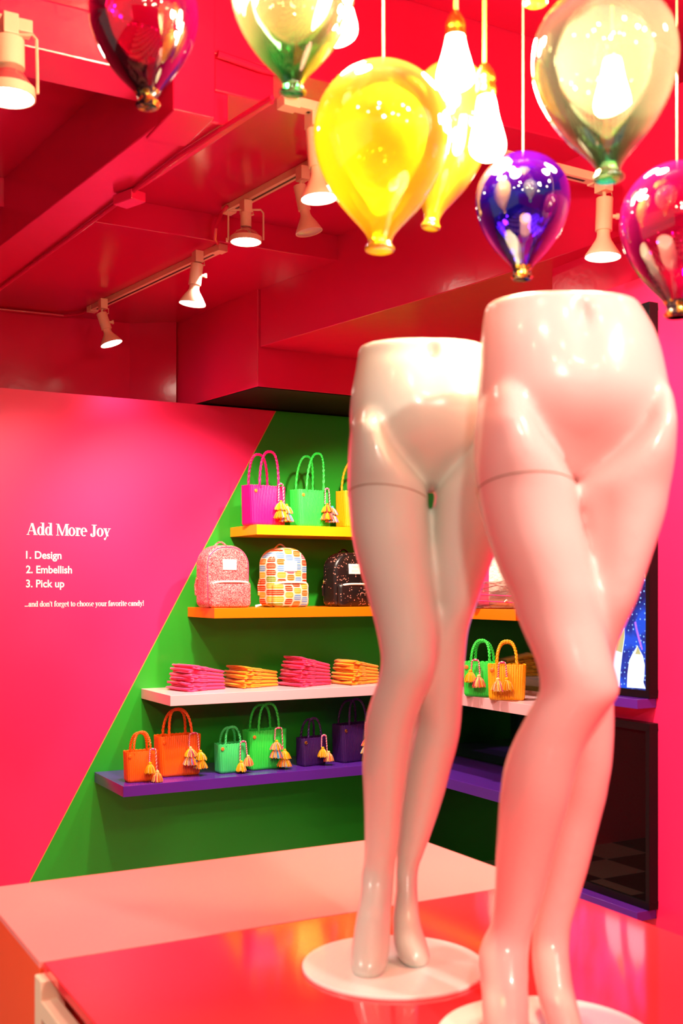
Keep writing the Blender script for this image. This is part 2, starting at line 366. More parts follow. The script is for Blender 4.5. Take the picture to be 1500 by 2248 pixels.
def tote_mesh(name, w, d, h, mouth=1.0):
    r = d*0.22; P = 2*(w+d)-8*r+2*PI*r; nc = int(P/0.0088); per = 5; nr = int(h/0.0056); pr = 3
    NU = nc*per; NV = nr*pr+1; vs_ = []; fs = []
    for k in range(NV):
        z = h*k/(NV-1); f = z/h
        tw = 0.93+0.07*f; td = 1.0-0.12*f*mouth
        rnd = 0 if z > 0.012 else (1-z/0.012)**2*0.006
        for i in range(NU):
            (x, y), (nx, ny) = rrect(P*i/NU, w, d, r)
            c = i/per; row = int(k/pr)
            a = abs(math.sin(PI*(c % 1.0))); b_ = abs(math.sin(PI*(k/pr % 1.0)))
            dsp = 0.0026*a*(0.55+0.45*b_) - rnd
            zz = z + (0.003*abs(math.sin(PI*(c/2))) if k == NV-1 else 0)
            bulge = 0.006*math.sin(PI*f)*math.cos(PI*x/w) if abs(ny) > 0.7 else 0
            vs_.append(((x+nx*dsp)*tw, (y+ny*(dsp+bulge))*td, zz))
    for k in range(NV-1):
        for i in range(NU): fs.append((k*NU+i, k*NU+(i+1)%NU, (k+1)*NU+(i+1)%NU, (k+1)*NU+i))
    # inner wall and bottom
    off = len(vs_); st = per
    for z in (h, 0.008):
        for i in range(0, NU, st):
            (x, y), (nx, ny) = rrect(P*i/NU, w, d, r); f = z/h
            vs_.append(((x-nx*0.003)*(0.93+0.07*f), (y-ny*0.003)*(1.0-0.12*f*mouth), z))
    n2 = NU//st
    for i in range(n2): fs.append((off+i, off+n2+i, off+n2+(i+1)%n2, off+(i+1)%n2))
    fs.append(tuple(off+n2+i for i in range(n2)))
    fs.append(tuple(range(NU-1,-1,-1)))
    for i in range(n2):
        a = (NV-1)*NU+i*st; ids = [(NV-1)*NU+(i*st+j)%NU for j in range(st+1)]
        fs.append(tuple(ids)+(off+(i+1)%n2, off+i))
    me = bpy.data.meshes.new(name); me.from_pydata(vs_, [], fs)
    me.polygons.foreach_set('use_smooth', [True]*len(me.polygons)); me.materials.append(None); me.set_sharp_from_angle(angle=R(75))
    return me
def strap_mesh(name, span, z0, top, lean, ydir, wd=0.0036, rad=0.0036):
    mb = MB(); n = 56; base = []
    for i in range(n+1):
        t = i/n; a = PI*t
        x = -math.cos(a); x = math.copysign(abs(x)**0.75, x)*span; q = math.sin(a)**0.8
        base.append(Vector((x+lean*q*q, ydir*q*q, z0-0.012+(top+0.012)*q)))
    for s in range(3):
        pth = []
        for i, p in enumerate(base):
            ph = i*0.75+s*2*PI/3
            t = (base[min(n,i+1)]-base[max(0,i-1)]).normalized(); e = Vector((t.z,0,-t.x)).normalized()
            pth.append(p+e*math.sin(ph)*wd+Vector((0,1,0))*math.sin(2*ph)*0.0016)
        mb.tube(pth, rad, 5)
    me_o = mb.obj(name, M['bag_green'], smooth=True, angle=0); me = me_o.data; bpy.data.objects.remove(me_o); return me
BIG = (0.198,0.098,0.178); SMALL = (0.138,0.072,0.130)
me_big = tote_mesh('woven_body_large', *BIG); me_small = tote_mesh('woven_body_small', *SMALL)
sd = MB(); sd.lathe([(0,0.0075),(0.002,0.0085),(0.0045,0.0075),(0.0055,0.004),(0.0058,0.0)], (0,0,0), (0,-1,0), 16)
stud_o = sd.obj('stud', M['stud'], smooth=True); stud_me = stud_o.data; bpy.data.objects.remove(stud_o)
def slot_mat(o, m):
    o.material_slots[0].link = 'OBJECT'; o.material_slots[0].material = m
strap_cache = {}
bag_pos = {}
def tote(size, col, px, py, h, rz, label, handle=0.16, lean=0.0, scale=1.0, stud='stud', lean2=None):
    w, d, hh = BIG if size == 'L' else SMALL
    p = at_z(px, py, h) if h < -0.2 else at_Y(px, py, 4.735)
    fwd = Vector((math.sin(rz), -math.cos(rz), 0))
    c = p - fwd*(d/2*scale)
    c.z = CZ+h+0.0005
    t = thing('tote_bag', label, 'tote bag', c, rz, 'woven tote bags on the corner shelves'); t.scale = (scale,)*3
    m = M['bag_'+col]
    o = bpy.data.objects.new('bag_body', me_big if size == 'L' else me_small); C.objects.link(o); o.parent = t; slot_mat(o, m)
    for s, ln in ((-1, lean), (1, lean2 if lean2 is not None else -lean*0.6)):
        key = (size, round(handle,3), s, round(ln,3))
        if key not in strap_cache: strap_cache[key] = strap_mesh('braided_strap', w*0.27, hh, handle*(1 if s < 0 else 0.93), ln, -s*0.02, rad=0.0034 if size=='L' else 0.0030)
        o = bpy.data.objects.new('handle', strap_cache[key]); C.objects.link(o); o.parent = t; o.location = (0, s*(d*0.44-0.001), 0); slot_mat(o, m)
    o = bpy.data.objects.new('stud', stud_me); C.objects.link(o); o.parent = t; o.location = (-w*0.39, -d/2*0.90-0.001, hh*0.86)
    slot_mat(o, M[stud])
    return t, (w, d, hh, scale)
# tassel charms
YK = list(yarn.keys())
def fringe(mb, z_top, z_bot, r_top, r_bot, pal, n=70, seed=0):
    rnd = random.Random(seed)
    for i in range(n):
        a = 2*PI*i/n+rnd.uniform(-.1,.1); q = math.sqrt(rnd.uniform(0.25,1)); rb = r_bot*q*rnd.uniform(.9,1.08); rt = r_top*q
        zb = z_bot+rnd.uniform(-0.003,0.003)+(1-q)*-0.002
        pts = []
        for k in range(4):
            u = k/3; rr = rt+(rb-rt)*(u**0.55); pts.append((rr*math.cos(a+u*.1), rr*math.sin(a+u*.1), z_top+(zb-z_top)*u))
        mb.tube(pts, 0.0013, 3, mi=pal[rnd.randrange(len(pal))])
def tassel_mesh(seed, pal, tiers):
    mb = MB()
    mb.lathe([(0,0.0),(0.001,0.004),(0.004,0.0062),(0.008,0.0058),(0.011,0.0045)], (0,0,0), (0,0,-1), 12, mi=pal[0])
    mb.tube([(0.0055*math.cos(2*PI*j/12),0.0055*math.sin(2*PI*j/12),-0.010) for j in range(12)], 0.0018, 5, mi=pal[-1], closed=True)
    fringe(mb, -0.009, -0.038, 0.006, 0.0205 if tiers == 1 else 0.027, pal, 110, seed)
    if tiers == 2:
        fringe(mb, -0.036, -0.071, 0.006, 0.031, [k for k in pal[::-1]]+[2,4], 150, seed+5)
    o = mb.obj('tassel', [M[k] for k in YK], smooth=False); me = o.data; bpy.data.objects.remove(o); return me
pals = dict(y=[0,0,0,1], m=[1,2,3,0,1], b=[4,6,0,1,5,3], o=[2,0,5,2,0], mix=[0,1,2,3,4,0])
tas = {}
def tget(p, tiers):
    if (p,tiers) not in tas: tas[(p,tiers)] = tassel_mesh(len(tas)*11+3, pals[p], tiers)
    return tas[(p,tiers)]
def twisted(mb, path, r, mi_a, mi_b, turns):
    n = len(path)
    for s, mi in ((0, mi_a), (PI, mi_b)):
        pth = []
        for i, p in enumerate(path):
            t = (path[min(n-1,i+1)]-path[max(0,i-1)]).normalized(); e1 = t.cross(Vector((0,1,0.01))).normalized(); e2 = t.cross(e1)
            a = turns*2*PI*i/n+s; pth.append(p+e1*math.cos(a)*r*0.8+e2*math.sin(a)*r*0.8)
        mb.tube(pth, r, 5, mi=mi)
def charm(bag, info, fx, l1, l2, p1, p2, tiers, label, spread=0.012, sc=1.0):
    w, d, hh, s = info; TS = 1.22 if tiers == 1 else 1.12
    t = thing('tassel_charm', label, 'tassel', bag.location, bag.rotation_euler.z, 'tassel charms hanging on the tote bags'); t.scale = (s,)*3
    x0 = w*fx; yf = -d*0.5-0.006; zt = hh+0.004
    pth = []
    k = 26
    a = Vector((x0-spread, yf-0.008, zt-l1)); b_ = Vector((x0+spread, yf-0.010, zt-l2))
    for i in range(k): u = i/k; pth.append(Vector((x0-spread-(1-u)*0.002, a.y, a.z+(zt-a.z)*u)))
    for i in range(14): an = PI-PI*i/13; pth.append(Vector((x0+math.cos(an)*spread*0.95, yf-0.008, zt+math.sin(an)*0.009)))
    for i in range(1, k+1): u = i/k; pth.append(Vector((x0+spread+u*0.004, yf-0.008-0.002*u, zt+(b_.z-zt)*u)))
    mb = MB(); twisted(mb, pth, 0.0021*sc, 0, 1, (len(pth))*0.22)
    mb.tube([(x0+0.010*math.cos(2*PI*j/12), yf-0.006+0.004*math.sin(2*PI*j/12), zt+0.006) for j in range(12)], 0.0028, 6, mi=1, closed=True)
    mb.obj('cord', [M['rope_w'], M['rope_p']], t, smooth=True)
    for q, pp, xo in ((a, p1, -0.002), (b_, p2, 0.004)):
        o = bpy.data.objects.new('tassel', tget(pp, tiers)); C.objects.link(o); o.parent = t
        o.location = (q.x+xo, q.y-0.009*(2 if tiers==2 else 1.3), q.z+0.002); o.scale = (TS,)*3; o.rotation_euler.z = random.uniform(0,6)
    return t
Y_ = HS['yellow']; P_ = HS['purple']; K_ = HS['pink']; O_ = HS['orange']
g = R(12)
b1 = tote('L','magenta', 593,1150,Y_, g, 'magenta woven tote bag, leftmost on the yellow top shelf', handle=0.158, lean=0.02, scale=1.04, lean2=-0.012)
charm(*b1, 0.26, 0.070, 0.085, 'y', 'mix', 2, 'multicolour two-tier tassel charm on the magenta tote bag')
b2 = tote('L','green', 694,1154,Y_, g, 'green woven tote bag on the yellow top shelf', handle=0.185, lean=0.035, scale=0.98, lean2=0.0)
charm(*b2, 0.30, 0.068, 0.080, 'o', 'b', 2, 'orange and red two-tier tassel charm on the green tote bag of the top shelf')
b3 = tote('L','yellow', 795,1157,Y_, g, 'golden yellow woven tote bag half hidden behind the white leg form', handle=0.16, scale=1.0)
b4 = tote('S','orange', 313,1717,P_, R(-4), 'small orange woven tote bag, leftmost on the purple shelf', handle=0.082, lean=0.003, stud='bag_orange')
charm(*b4, 0.30, 0.048, 0.085, 'y', 'm', 1, 'yellow tassel charm on the small orange tote bag', spread=0.013)
b5 = tote('L','orange', 398,1704,P_, R(0), 'large orange woven tote bag behind the small orange one', handle=0.118, lean=-0.006, stud='bag_orange')
charm(*b5, 0.27, 0.050, 0.068, 'm', 'y', 2, 'multicolour two-tier tassel charm on the large orange tote bag', spread=0.020)
b6 = tote('S','mint', 513,1697,P_, R(2), 'small mint green woven tote bag on the purple shelf', handle=0.075, lean=0.004)
charm(*b6, 0.30, 0.078, 0.055, 'y', 'm', 1, 'yellow tassel charm on the small mint green tote bag', spread=0.014)
b7 = tote('L','green', 592,1689,P_, R(4), 'large green woven tote bag on the purple shelf', handle=0.122, lean=0.01)
charm(*b7, 0.20, 0.046, 0.090, 'mix', 'y', 2, 'multicolour two-tier tassel charm on the large green tote bag', spread=0.018)
b8 = tote('S','purple', 693,1681,P_, R(8), 'small dark purple woven tote bag on the purple shelf', handle=0.090, lean=0.006, stud='gold')
charm(*b8, 0.28, 0.046, 0.068, 'y', 'm', 1, 'golden tassel charm on the small purple tote bag', spread=0.013)
b9 = tote('L','purple', 788,1672,P_, R(10), 'large dark purple woven tote bag beside the white leg form', handle=0.120, lean=0.004, stud='gold')
charm(*b9, 0.22, 0.062, 0.075, 'm', 'mix', 2, 'pastel two-tier tassel charm on the large purple tote bag', spread=0.014)
b10 = tote('S','green', 1054,1530,K_, R(-52), 'small green woven tote bag on the pale pink shelf, right of the corner', handle=0.085, lean=0.0, scale=1.12)
charm(*b10, -0.10, 0.030, 0.048, 'y', 'm', 1, 'yellow tassel charm on the small green tote bag of the pink shelf', spread=0.014)
b11 = tote('S','amber', 1113,1538,K_, R(-38), 'small amber yellow woven tote bag beside the small green one', handle=0.088, lean=0.0, scale=1.12)
charm(*b11, -0.12, 0.050, 0.048, 'm', 'y', 1, 'orange tassel charm on the small amber tote bag', spread=0.013)

# ------------------------------------------------------------------ folded shirts
def tee_mesh(seed, w=0.195, d=0.175, tr=0.0132, tl=0.0195):
    """a folded jersey: smooth rounded folds at the right and front, loose fanned edges at the left; wedge-shaped"""
    sh = Vector((seed*7.3, seed*3.1, seed*1.7)); mb = MB(); nu, ring = 44, 20
    for layer in range(3):
        # layer 0 is the main folded body, 1 and 2 are the loose flaps that show at the left side
        x0, x1 = (-w/2, w/2) if layer == 0 else (-w/2-0.012-0.007*layer+0.012*noise.noise(sh*layer), -w/2+0.085)
        vv = []
        for i in range(nu+1):
            u = i/nu; x = x0+(x1-x0)*u; g_ = (x+w/2)/w; th = tl+(tr-tl)*max(0, min(1, g_))
            loose = max(0, 1-g_/0.38)
            ends = math.sqrt(max(0, 1-((u-0.965)/0.035)**2)) if u > 0.965 else (math.sqrt(max(0, 1-((0.08-u)/0.08)**2)) if u < 0.08 else 1)
            n1 = noise.noise(Vector((x*45, layer*3.1, 0))+sh); n2 = noise.noise(Vector((x*28, layer*7.7, 2))+sh)
            if layer == 0: zc = th*0.5; tt = th*0.97*(0.25+0.75*ends)
            else:
                zc = th*(0.30 if layer == 1 else 0.72)+loose*0.008*n2; tt = th*0.58*(0.3+0.7*ends)*(1+0.5*n1)
            yf = -d/2+0.004*n1*loose-(0.0035 if layer else 0)*1.0+0.0015*noise.noise(Vector((x*20,9,layer))+sh)+(0.026*loose*n2 if layer else 0)
            yb = d/2-(0.02 if layer else 0)
            for j in range(ring):
                a = 2*PI*j/ring; ca, sa = math.cos(a), math.sin(a)
                yy = (yf+yb)/2+(math.copysign((yb-yf)/2-tt/2, ca) if abs(ca) > 1e-3 else 0)+ca*tt/2
                xx = x+(0.020*noise.noise(Vector((yy*26, layer*4.0, 1))+sh)-0.004)*loose
                zz = zc+sa*tt/2+0.0035*noise.noise(Vector((x*30, yy*34, layer))+sh)*loose
                vv.append((xx, yy, max(0.0003, zz)))
        ff = []
        for i in range(nu):
            for j in range(ring): ff.append((i*ring+j, i*ring+(j+1)%ring, (i+1)*ring+(j+1)%ring, (i+1)*ring+j))
        ff += [tuple(range(ring-1,-1,-1)), tuple(nu*ring+j for j in range(ring))]
        mb.add(vv, ff)
    o = mb.obj('folded_tshirt', M['tee_pink'], smooth=True, angle=0); me = o.data; bpy.data.objects.remove(o); return me
tee_me = [tee_mesh(s) for s in range(5)]
def stack(px, py, n, m, rz, desc, where, lean=0.004, sc=1.0):
    p = at_z(px, py, K_); rnd = random.Random(int(px)); SL = (0.0195-0.0132)/0.195
    for i in range(n):
        o = bpy.data.objects.new('folded_tshirt', tee_me[(i+int(px))%5]); C.objects.link(o)
        k = sc*(1-0.022*i); o.scale = (k, k, 1.0)
        o.rotation_euler = (0, SL*i*0.98, rz+rnd.uniform(-.04,.04))
        z = CZ+K_+0.0006+i*0.01690
        o.location = (p.x+0.092+0.0022*i+rnd.uniform(-.002,.002), p.y+0.108+0.0010*i, z)
        slot_mat(o, m)
        order = 'topmost' if i == n-1 else ('lowest' if i == 0 else ['second','third','fourth','fifth','sixth'][i-1]+' from bottom')
        tag(o, f'{desc} folded t-shirt, {order}, {where}', 't-shirt', f'folded shirts in the {where}')
stack(410,1519,6,M['tee_pink'],R(16),'pink','leftmost shirt stack')
stack(532,1512,5,M['tee_orange'],R(16),'orange','second shirt stack')
stack(655,1509,7,M['tee_rose'],R(16),'deep pink','third shirt stack', sc=0.97)
stack(768,1505,6,M['tee_orange'],R(16),'orange','stack beside the white leg form', sc=0.92)

# ------------------------------------------------------------------ backpacks
def glitter():
    m = mat('pink_glitter', (0.85,0.12,0.14), 0.35, 0.8); nt = m.node_tree; b = nt.nodes['Principled BSDF']
    tc = nt.nodes.new('ShaderNodeTexCoord'); v = nt.nodes.new('ShaderNodeTexVoronoi'); v.inputs['Scale'].default_value = 420
    nt.links.new(tc.outputs['Object'], v.inputs['Vector'])
    cr = nt.nodes.new('ShaderNodeValToRGB'); cr.color_ramp.elements[0].position = 0.1; cr.color_ramp.elements[0].color = (0.60,0.02,0.03,1)
    cr.color_ramp.elements[1].position = 0.95; cr.color_ramp.elements[1].color = (0.95,0.45,0.42,1)
    e = cr.color_ramp.elements.new(0.5); e.color = (0.75,0.08,0.10,1)
    sp = nt.nodes.new('ShaderNodeSeparateColor'); nt.links.new(v.outputs['Color'], sp.inputs[0]); nt.links.new(sp.outputs[0], cr.inputs[0])
    nt.links.new(cr.outputs[0], b.inputs['Base Color'])
    mp = nt.nodes.new('ShaderNodeMapRange'); mp.inputs[3].default_value = 0.12; mp.inputs[4].default_value = 0.6
    nt.links.new(sp.outputs[1], mp.inputs[0]); nt.links.new(mp.outputs[0], b.inputs['Roughness'])
    bp = nt.nodes.new('ShaderNodeBump'); bp.inputs['Strength'].default_value = 0.7; bp.inputs['Distance'].default_value = 0.002
    nt.links.new(sp.outputs[2], bp.inputs['Height']); nt.links.new(bp.outputs[0], b.inputs['Normal'])
    return m
def macaron():
    m = mat('macaron_print', (0.9,0.8,0.7), 0.35); nt = m.node_tree; b = nt.nodes['Principled BSDF']
    N = nt.nodes.new; L = nt.links.new
    def mth(op, a, bb=None, c=None):
        n = N('ShaderNodeMath'); n.operation = op
        for i, q in enumerate((a, bb, c)):
            if q is None: continue
            if isinstance(q, (int, float)): n.inputs[i].default_value = q
            else: L(q, n.inputs[i])
        return n.outputs[0]
    tc = N('ShaderNodeTexCoord'); s = N('ShaderNodeSeparateXYZ'); L(tc.outputs['Object'], s.inputs[0])
    cx = mth('MULTIPLY_ADD', mth('ADD', s.outputs[0], mth('MULTIPLY', s.outputs[1], 0.8)), 1/0.048, 20.5)
    col = mth('FLOOR', cx); fx = mth('FRACT', cx)
    cz = mth('ADD', mth('MULTIPLY', s.outputs[2], 1/0.031), mth('MULTIPLY', mth('FRACT', mth('MULTIPLY', col, 0.37)), 1.0))
    row = mth('FLOOR', cz); fz = mth('FRACT', cz)
    cb = N('ShaderNodeCombineXYZ'); L(col, cb.inputs[0]); L(row, cb.inputs[1])
    wn = N('ShaderNodeTexWhiteNoise'); wn.noise_dimensions = '3D'; L(cb.outputs[0], wn.inputs[0])
    cr = N('ShaderNodeValToRGB'); cr.color_ramp.interpolation = 'CONSTANT'
    cols = [(0,(0.62,0.035,0.005)),(0.22,(0.72,0.12,0.006)),(0.42,(0.62,0.30,0.02)),(0.56,(0.16,0.20,0.012)),(0.68,(0.14,0.26,0.46)),(0.82,(0.40,0.09,0.14))]
    e = cr.color_ramp.elements
    while len(e) < len(cols): e.new(0.5)
    for i, (p, c) in enumerate(cols): e[i].position = p; e[i].color = c+(1,)
    L(wn.outputs['Value'], cr.inputs[0])
    ax = mth('ABSOLUTE', mth('SUBTRACT', fx, 0.5)); az = mth('ABSOLUTE', mth('SUBTRACT', fz, 0.5))
    px_ = mth('POWER', mth('MULTIPLY', ax, 1/0.44), 5.0); pz_ = mth('POWER', mth('MULTIPLY', az, 1/0.42), 3.0)
    inside = mth('LESS_THAN', mth('ADD', px_, pz_), 1.0)
    band = mth('LESS_THAN', mth('ABSOLUTE', mth('SUBTRACT', az, 0.13)), 0.035)
    mx0 = N('ShaderNodeMix'); mx0.data_type = 'RGBA'; L(mth('MULTIPLY', band, 0.55), mx0.inputs[0]); L(cr.outputs[0], mx0.inputs[6]); mx0.inputs[7].default_value = (0.95,0.75,0.5,1)
    mx = N('ShaderNodeMix'); mx.data_type = 'RGBA'; L(inside, mx.inputs[0]); mx.inputs[6].default_value = (0.74,0.55,0.42,1); L(mx0.outputs[2], mx.inputs[7])
    L(mx.outputs[2], b.inputs['Base Color']); return m
def floral():
    m = mat('black_floral_print', (0.01,0.008,0.008), 0.35); nt = m.node_tree; b = nt.nodes['Principled BSDF']
    tc = nt.nodes.new('ShaderNodeTexCoord'); v = nt.nodes.new('ShaderNodeTexVoronoi'); v.inputs['Scale'].default_value = 130
    nt.links.new(tc.outputs['Object'], v.inputs['Vector'])
    n = nt.nodes.new('ShaderNodeTexNoise'); n.inputs['Scale'].default_value = 28; nt.links.new(tc.outputs['Object'], n.inputs['Vector'])
    sp = nt.nodes.new('ShaderNodeSeparateColor'); nt.links.new(v.outputs['Color'], sp.inputs[0])
    ad = nt.nodes.new('ShaderNodeMath'); ad.operation = 'MULTIPLY_ADD'; ad.inputs[1].default_value = 1.6; nt.links.new(n.outputs['Fac'], ad.inputs[0]); nt.links.new(sp.outputs[0], ad.inputs[2])
    cr = nt.nodes.new('ShaderNodeValToRGB'); cr.color_ramp.elements[0].position = 0.0; cr.color_ramp.elements[0].color = (0.008,0.006,0.006,1)
    gt = nt.nodes.new('ShaderNodeMath'); gt.operation = 'GREATER_THAN'; gt.inputs[1].default_value = 1.64; nt.links.new(ad.outputs[0], gt.inputs[0])
    ds = nt.nodes.new('ShaderNodeMath'); ds.operation = 'LESS_THAN'; ds.inputs[1].default_value = 0.42; nt.links.new(v.outputs['Distance'], ds.inputs[0])
    ml = nt.nodes.new('ShaderNodeMath'); ml.operation = 'MULTIPLY'; nt.links.new(gt.outputs[0], ml.inputs[0]); nt.links.new(ds.outputs[0], ml.inputs[1])
    mx = nt.nodes.new('ShaderNodeMix'); mx.data_type = 'RGBA'; nt.links.new(ml.outputs[0], mx.inputs[0]); mx.inputs[6].default_value = (0.010,0.006,0.006,1); mx.inputs[7].default_value = (0.60,0.22,0.16,1)
    nt.links.new(mx.outputs[2], b.inputs['Base Color']); return m
def outline(w, h, n=64, rb=0.028):
    """rounded-shoulder backpack outline, counter-clockwise, base at z=0"""
    pts = []; rt = w*0.43
    def arc(cx, cz, r, a0, a1, k, ex=1.0):
        for i in range(k): a = a0+(a1-a0)*i/(k-1); pts.append((cx+r*math.cos(a), cz+r*ex*math.sin(a)))
    arc(w/2-rb, rb, rb, -PI/2, 0, 8); arc(w/2-rt, h-rt*0.85, rt, 0, PI/2, 16, 0.85)
    arc(-w/2+rt, h-rt*0.85, rt, PI/2, PI, 16, 0.85); arc(-w/2+rb, rb, rb, PI, PI*1.5, 8)
    return pts
def puff(mb, ol, cx, cz, y0, y1, rnd, bulge, mi=0, ridge=0.0):
    """pillow solid: outline swept from y0 (front) to y1 (back), edge radius rnd, front bulging by bulge"""
    n = len(ol); rings = []
    lay = []
    for k in range(7): a = PI/2*k/6; lay.append((y0+rnd*(1-math.sin(a)), rnd*(1-math.cos(a)) if False else rnd*(1-math.sin(a+0)) ))
    prof = []
    for s in (0.0, 0.25, 0.5, 0.75, 0.9): prof.append((s, 'f'))
    vs_ = []; fs = []
    def ring(scale_in, y, bl):
        base = len(vs_)
        for (x, z) in ol:
            dx, dz = x-cx, z-cz; L = math.hypot(dx, dz); k = max(0, 1-scale_in/L)
            vs_.append((cx+dx*k, y-bl, cz+dz*k))
        return base
    rs = []
    Lm = min(math.hypot(x-cx, z-cz) for x, z in ol)
    for f in (0.25, 0.5, 0.72, 0.88, 1.0):
        ins = None; base = len(vs_)
        for (x, z) in ol:
            dx, dz = x-cx, z-cz; L = math.hypot(dx, dz); k = f*(1-rnd/L)
            vs_.append((cx+dx*k, y0-bulge*(1-f**2), cz+dz*k))
        rs.append(base)
    for k in range(1, 6): a = PI/2*k/5; rs.append(ring(rnd*(1-math.sin(a)), y0+rnd*(1-math.cos(a)), 0))
    for k in range(0, 6): a = PI/2*k/5; rs.append(ring(rnd*(1-math.cos(a)), y1-rnd*(1-math.sin(a)), 0))
    for a, b_ in zip(rs[:-1], rs[1:]):
        for j in range(n): fs.append((a+j, a+(j+1)%n, b_+(j+1)%n, b_+j))
    vs_.append((cx, y0-bulge, cz)); c = len(vs_)-1
    for j in range(n): fs.append((c, rs[0]+j, rs[0]+(j+1)%n))
    fs.append(tuple(rs[-1]+j for j in range(n)))
    mb.add(vs_, fs, mi)
def backpack(px, py, h, rz, m, label, w=0.232, hh=0.286, piping=None, zipm=None, text=True):
    d = 0.105; p = at_Y(px, py, 4.70); fwd = Vector((math.sin(rz), -math.cos(rz), 0)); c = p-fwd*(d/2+0.02); c.z = CZ+h+0.0005
    t = thing('backpack', label, 'backpack', c, rz, 'small backpacks on the orange shelf')
    ol = outline(w, hh); mb = MB(); puff(mb, ol, 0, hh*0.5, -d/2, d/2, 0.022, 0.010); mb.obj('bag_body', m, t, smooth=True, angle=0)
    pol = [(x*0.95, z*0.42/1.0) for x, z in outline(w, hh, rb=0.02)]
    pol = []
    pw, ph, r = w*0.47, hh*0.43, 0.022
    for (cx_, cz_, a0) in ((pw-r, r, -PI/2), (pw-r, ph-r, 0), (-pw+r, ph-r, PI/2), (-pw+r, r, PI)):
        for i in range(8): a = a0+PI/2*i/7; pol.append((cx_+r*math.cos(a), cz_+r*math.sin(a)))
    mb = MB(); puff(mb, pol, 0, ph*0.5, -d/2-0.028, -d/2+0.010, 0.018, 0.009); mb.obj('front_pocket', m, t, smooth=True, angle=0)
    zz = []
    for i in range(25): u = -1+2*i/24; zz.append((u*pw*0.93, -d/2-0.016-0.016*(1-u**4)+0.001, ph-0.004-0.010*(u**4)))
    mb = MB(); mb.tube(zz, 0.0052, 8); mb.obj('zip', zipm or M['zip_white'], t, smooth=True)
    mb = MB(); k = 0.93
    mb.tube([(x*k, -d/2+0.0035, (z-hh*.5)*k+hh*.5) for x, z in ol][6:-6], 0.0022, 6); mb.obj('piping', piping or m, t, smooth=True)
    mb = MB(); mb.tube([(-0.035+0.07*i/12, 0.02, hh-0.006+0.022*math.sin(PI*i/12)) for i in range(13)], 0.0045, 6); mb.obj('top_handle', m, t, smooth=True)
    pt = MB(); pt.box((-0.036,-d/2-0.0125,hh*0.60), (0.036,-d/2-0.004,hh*0.60+0.049)); pa = pt.obj('label_patch', M['white_vinyl'], t, bevel=0.001)
    if text:
        for s, z in (('TEREZ', hh*0.60+0.030), ('BANKS', hh*0.60+0.011)):
            me = text_mesh(s, 0.040, 0.009, spacing=1.35); me.materials.append(M['patch_ink']); o = bpy.data.objects.new('lettering', me); C.objects.link(o); o.parent = pa
            o.location = (-0.020, -d/2-0.0131, z)
    for s in (-1, 1):
        mb = MB(); mb.tube([(s*(w/2-0.006), 0.02, hh*0.47), (s*(w/2+0.006), 0.03, hh*0.44), (s*(w/2+0.008), 0.035, hh*0.36), (s*(w/2+0.002),0.04,hh*0.2)], 0.005, 6)
        mb.obj('shoulder_strap', m, t, smooth=True)
        mb = MB(); mb.tube([(s*(w/2+0.004)+0.006*math.cos(2*PI*j/12), 0.028, hh*0.45+0.008*math.sin(2*PI*j/12)) for j in range(12)], 0.0015, 6, closed=True); mb.obj('strap_ring', M['gold'], t, smooth=True)
    return t
M['patch_ink'] = mat('rose_ink', (0.80,0.42,0.36), 0.6)
M['glitter'] = glitter(); M['macaron'] = macaron(); M['floral'] = floral()
backpack(507,1329,O_, R(8), M['glitter'], 'pink glitter backpack with white zip, leftmost on the orange shelf', piping=M['tee_pink'])
backpack(641,1329,O_, R(10), M['macaron'], 'white backpack printed with colourful macarons', w=0.216, hh=0.280)
backpack(782,1328,O_, R(12), M['floral'], 'black backpack with tiny pink flower print beside the white leg form', w=0.225, hh=0.262)
# swing tag beside the glitter backpack
tg = MB(); q = at_Y(567,1328,4.72); tg.prism([(0,0),(0.03,-0.006),(0.036,0.012),(0.012,0.026)], 0, 0.0012)
o = tg.obj('swing_tag', M['white_vinyl']); o.location = (q.x-0.004,q.y+0.02,CZ+O_+0.001); o.rotation_euler = (R(12), R(-18), 0); tag(o, 'cream swing tag lying right of the pink glitter backpack', 'tag')
# clear vinyl tote with white plush and pink trims on the right leg of the orange shelf
M['film'] = glass('clear_pink_vinyl', [(0,(1.0,0.86,0.84)),(1,(1.0,0.88,0.86))], 0.10, (1.0,0.6,0.55), 0.10)
M['plush'] = mat('cream_stuffing', (0.92,0.80,0.66), 0.9, bump=(25,0.8,0.02))
p = at_X(1092,1352,2.90); rz = R(-52); fwd = Vector((math.sin(rz), -math.cos(rz), 0)); c = p-fwd*0.095; c.z = CZ+O_+0.0006
t = thing('clear_vinyl_bag', 'clear vinyl bag with pink trim and cream filling on the orange shelf', 'bag', c, rz)
mb = MB(); ol = [(x, z*0.40) for x, z in outline(0.25,0.30)]; puff(mb, ol, 0, 0.06, -0.075, 0.07, 0.02, 0.008)
mb.obj('vinyl_body', M['film'], t, smooth=True, angle=0)
mb = MB(); ol2 = [(x*0.66+0.026, z*0.95+0.004) for x, z in outline(0.25,0.30)]; puff(mb, ol2, 0.026, 0.16, -0.050, 0.045, 0.03, 0.012)
mb.obj('cream_filling', M['plush'], t, smooth=True, angle=0)
mb = MB(); ol2 = [(x*0.5-0.058, z*0.88+0.004) for x, z in outline(0.25,0.30)]; puff(mb, ol2, -0.058, 0.13, -0.03, 0.058, 0.02, 0.0)
mb.obj('pink_lining', M['tee_pink'], t, smooth=True, angle=0)
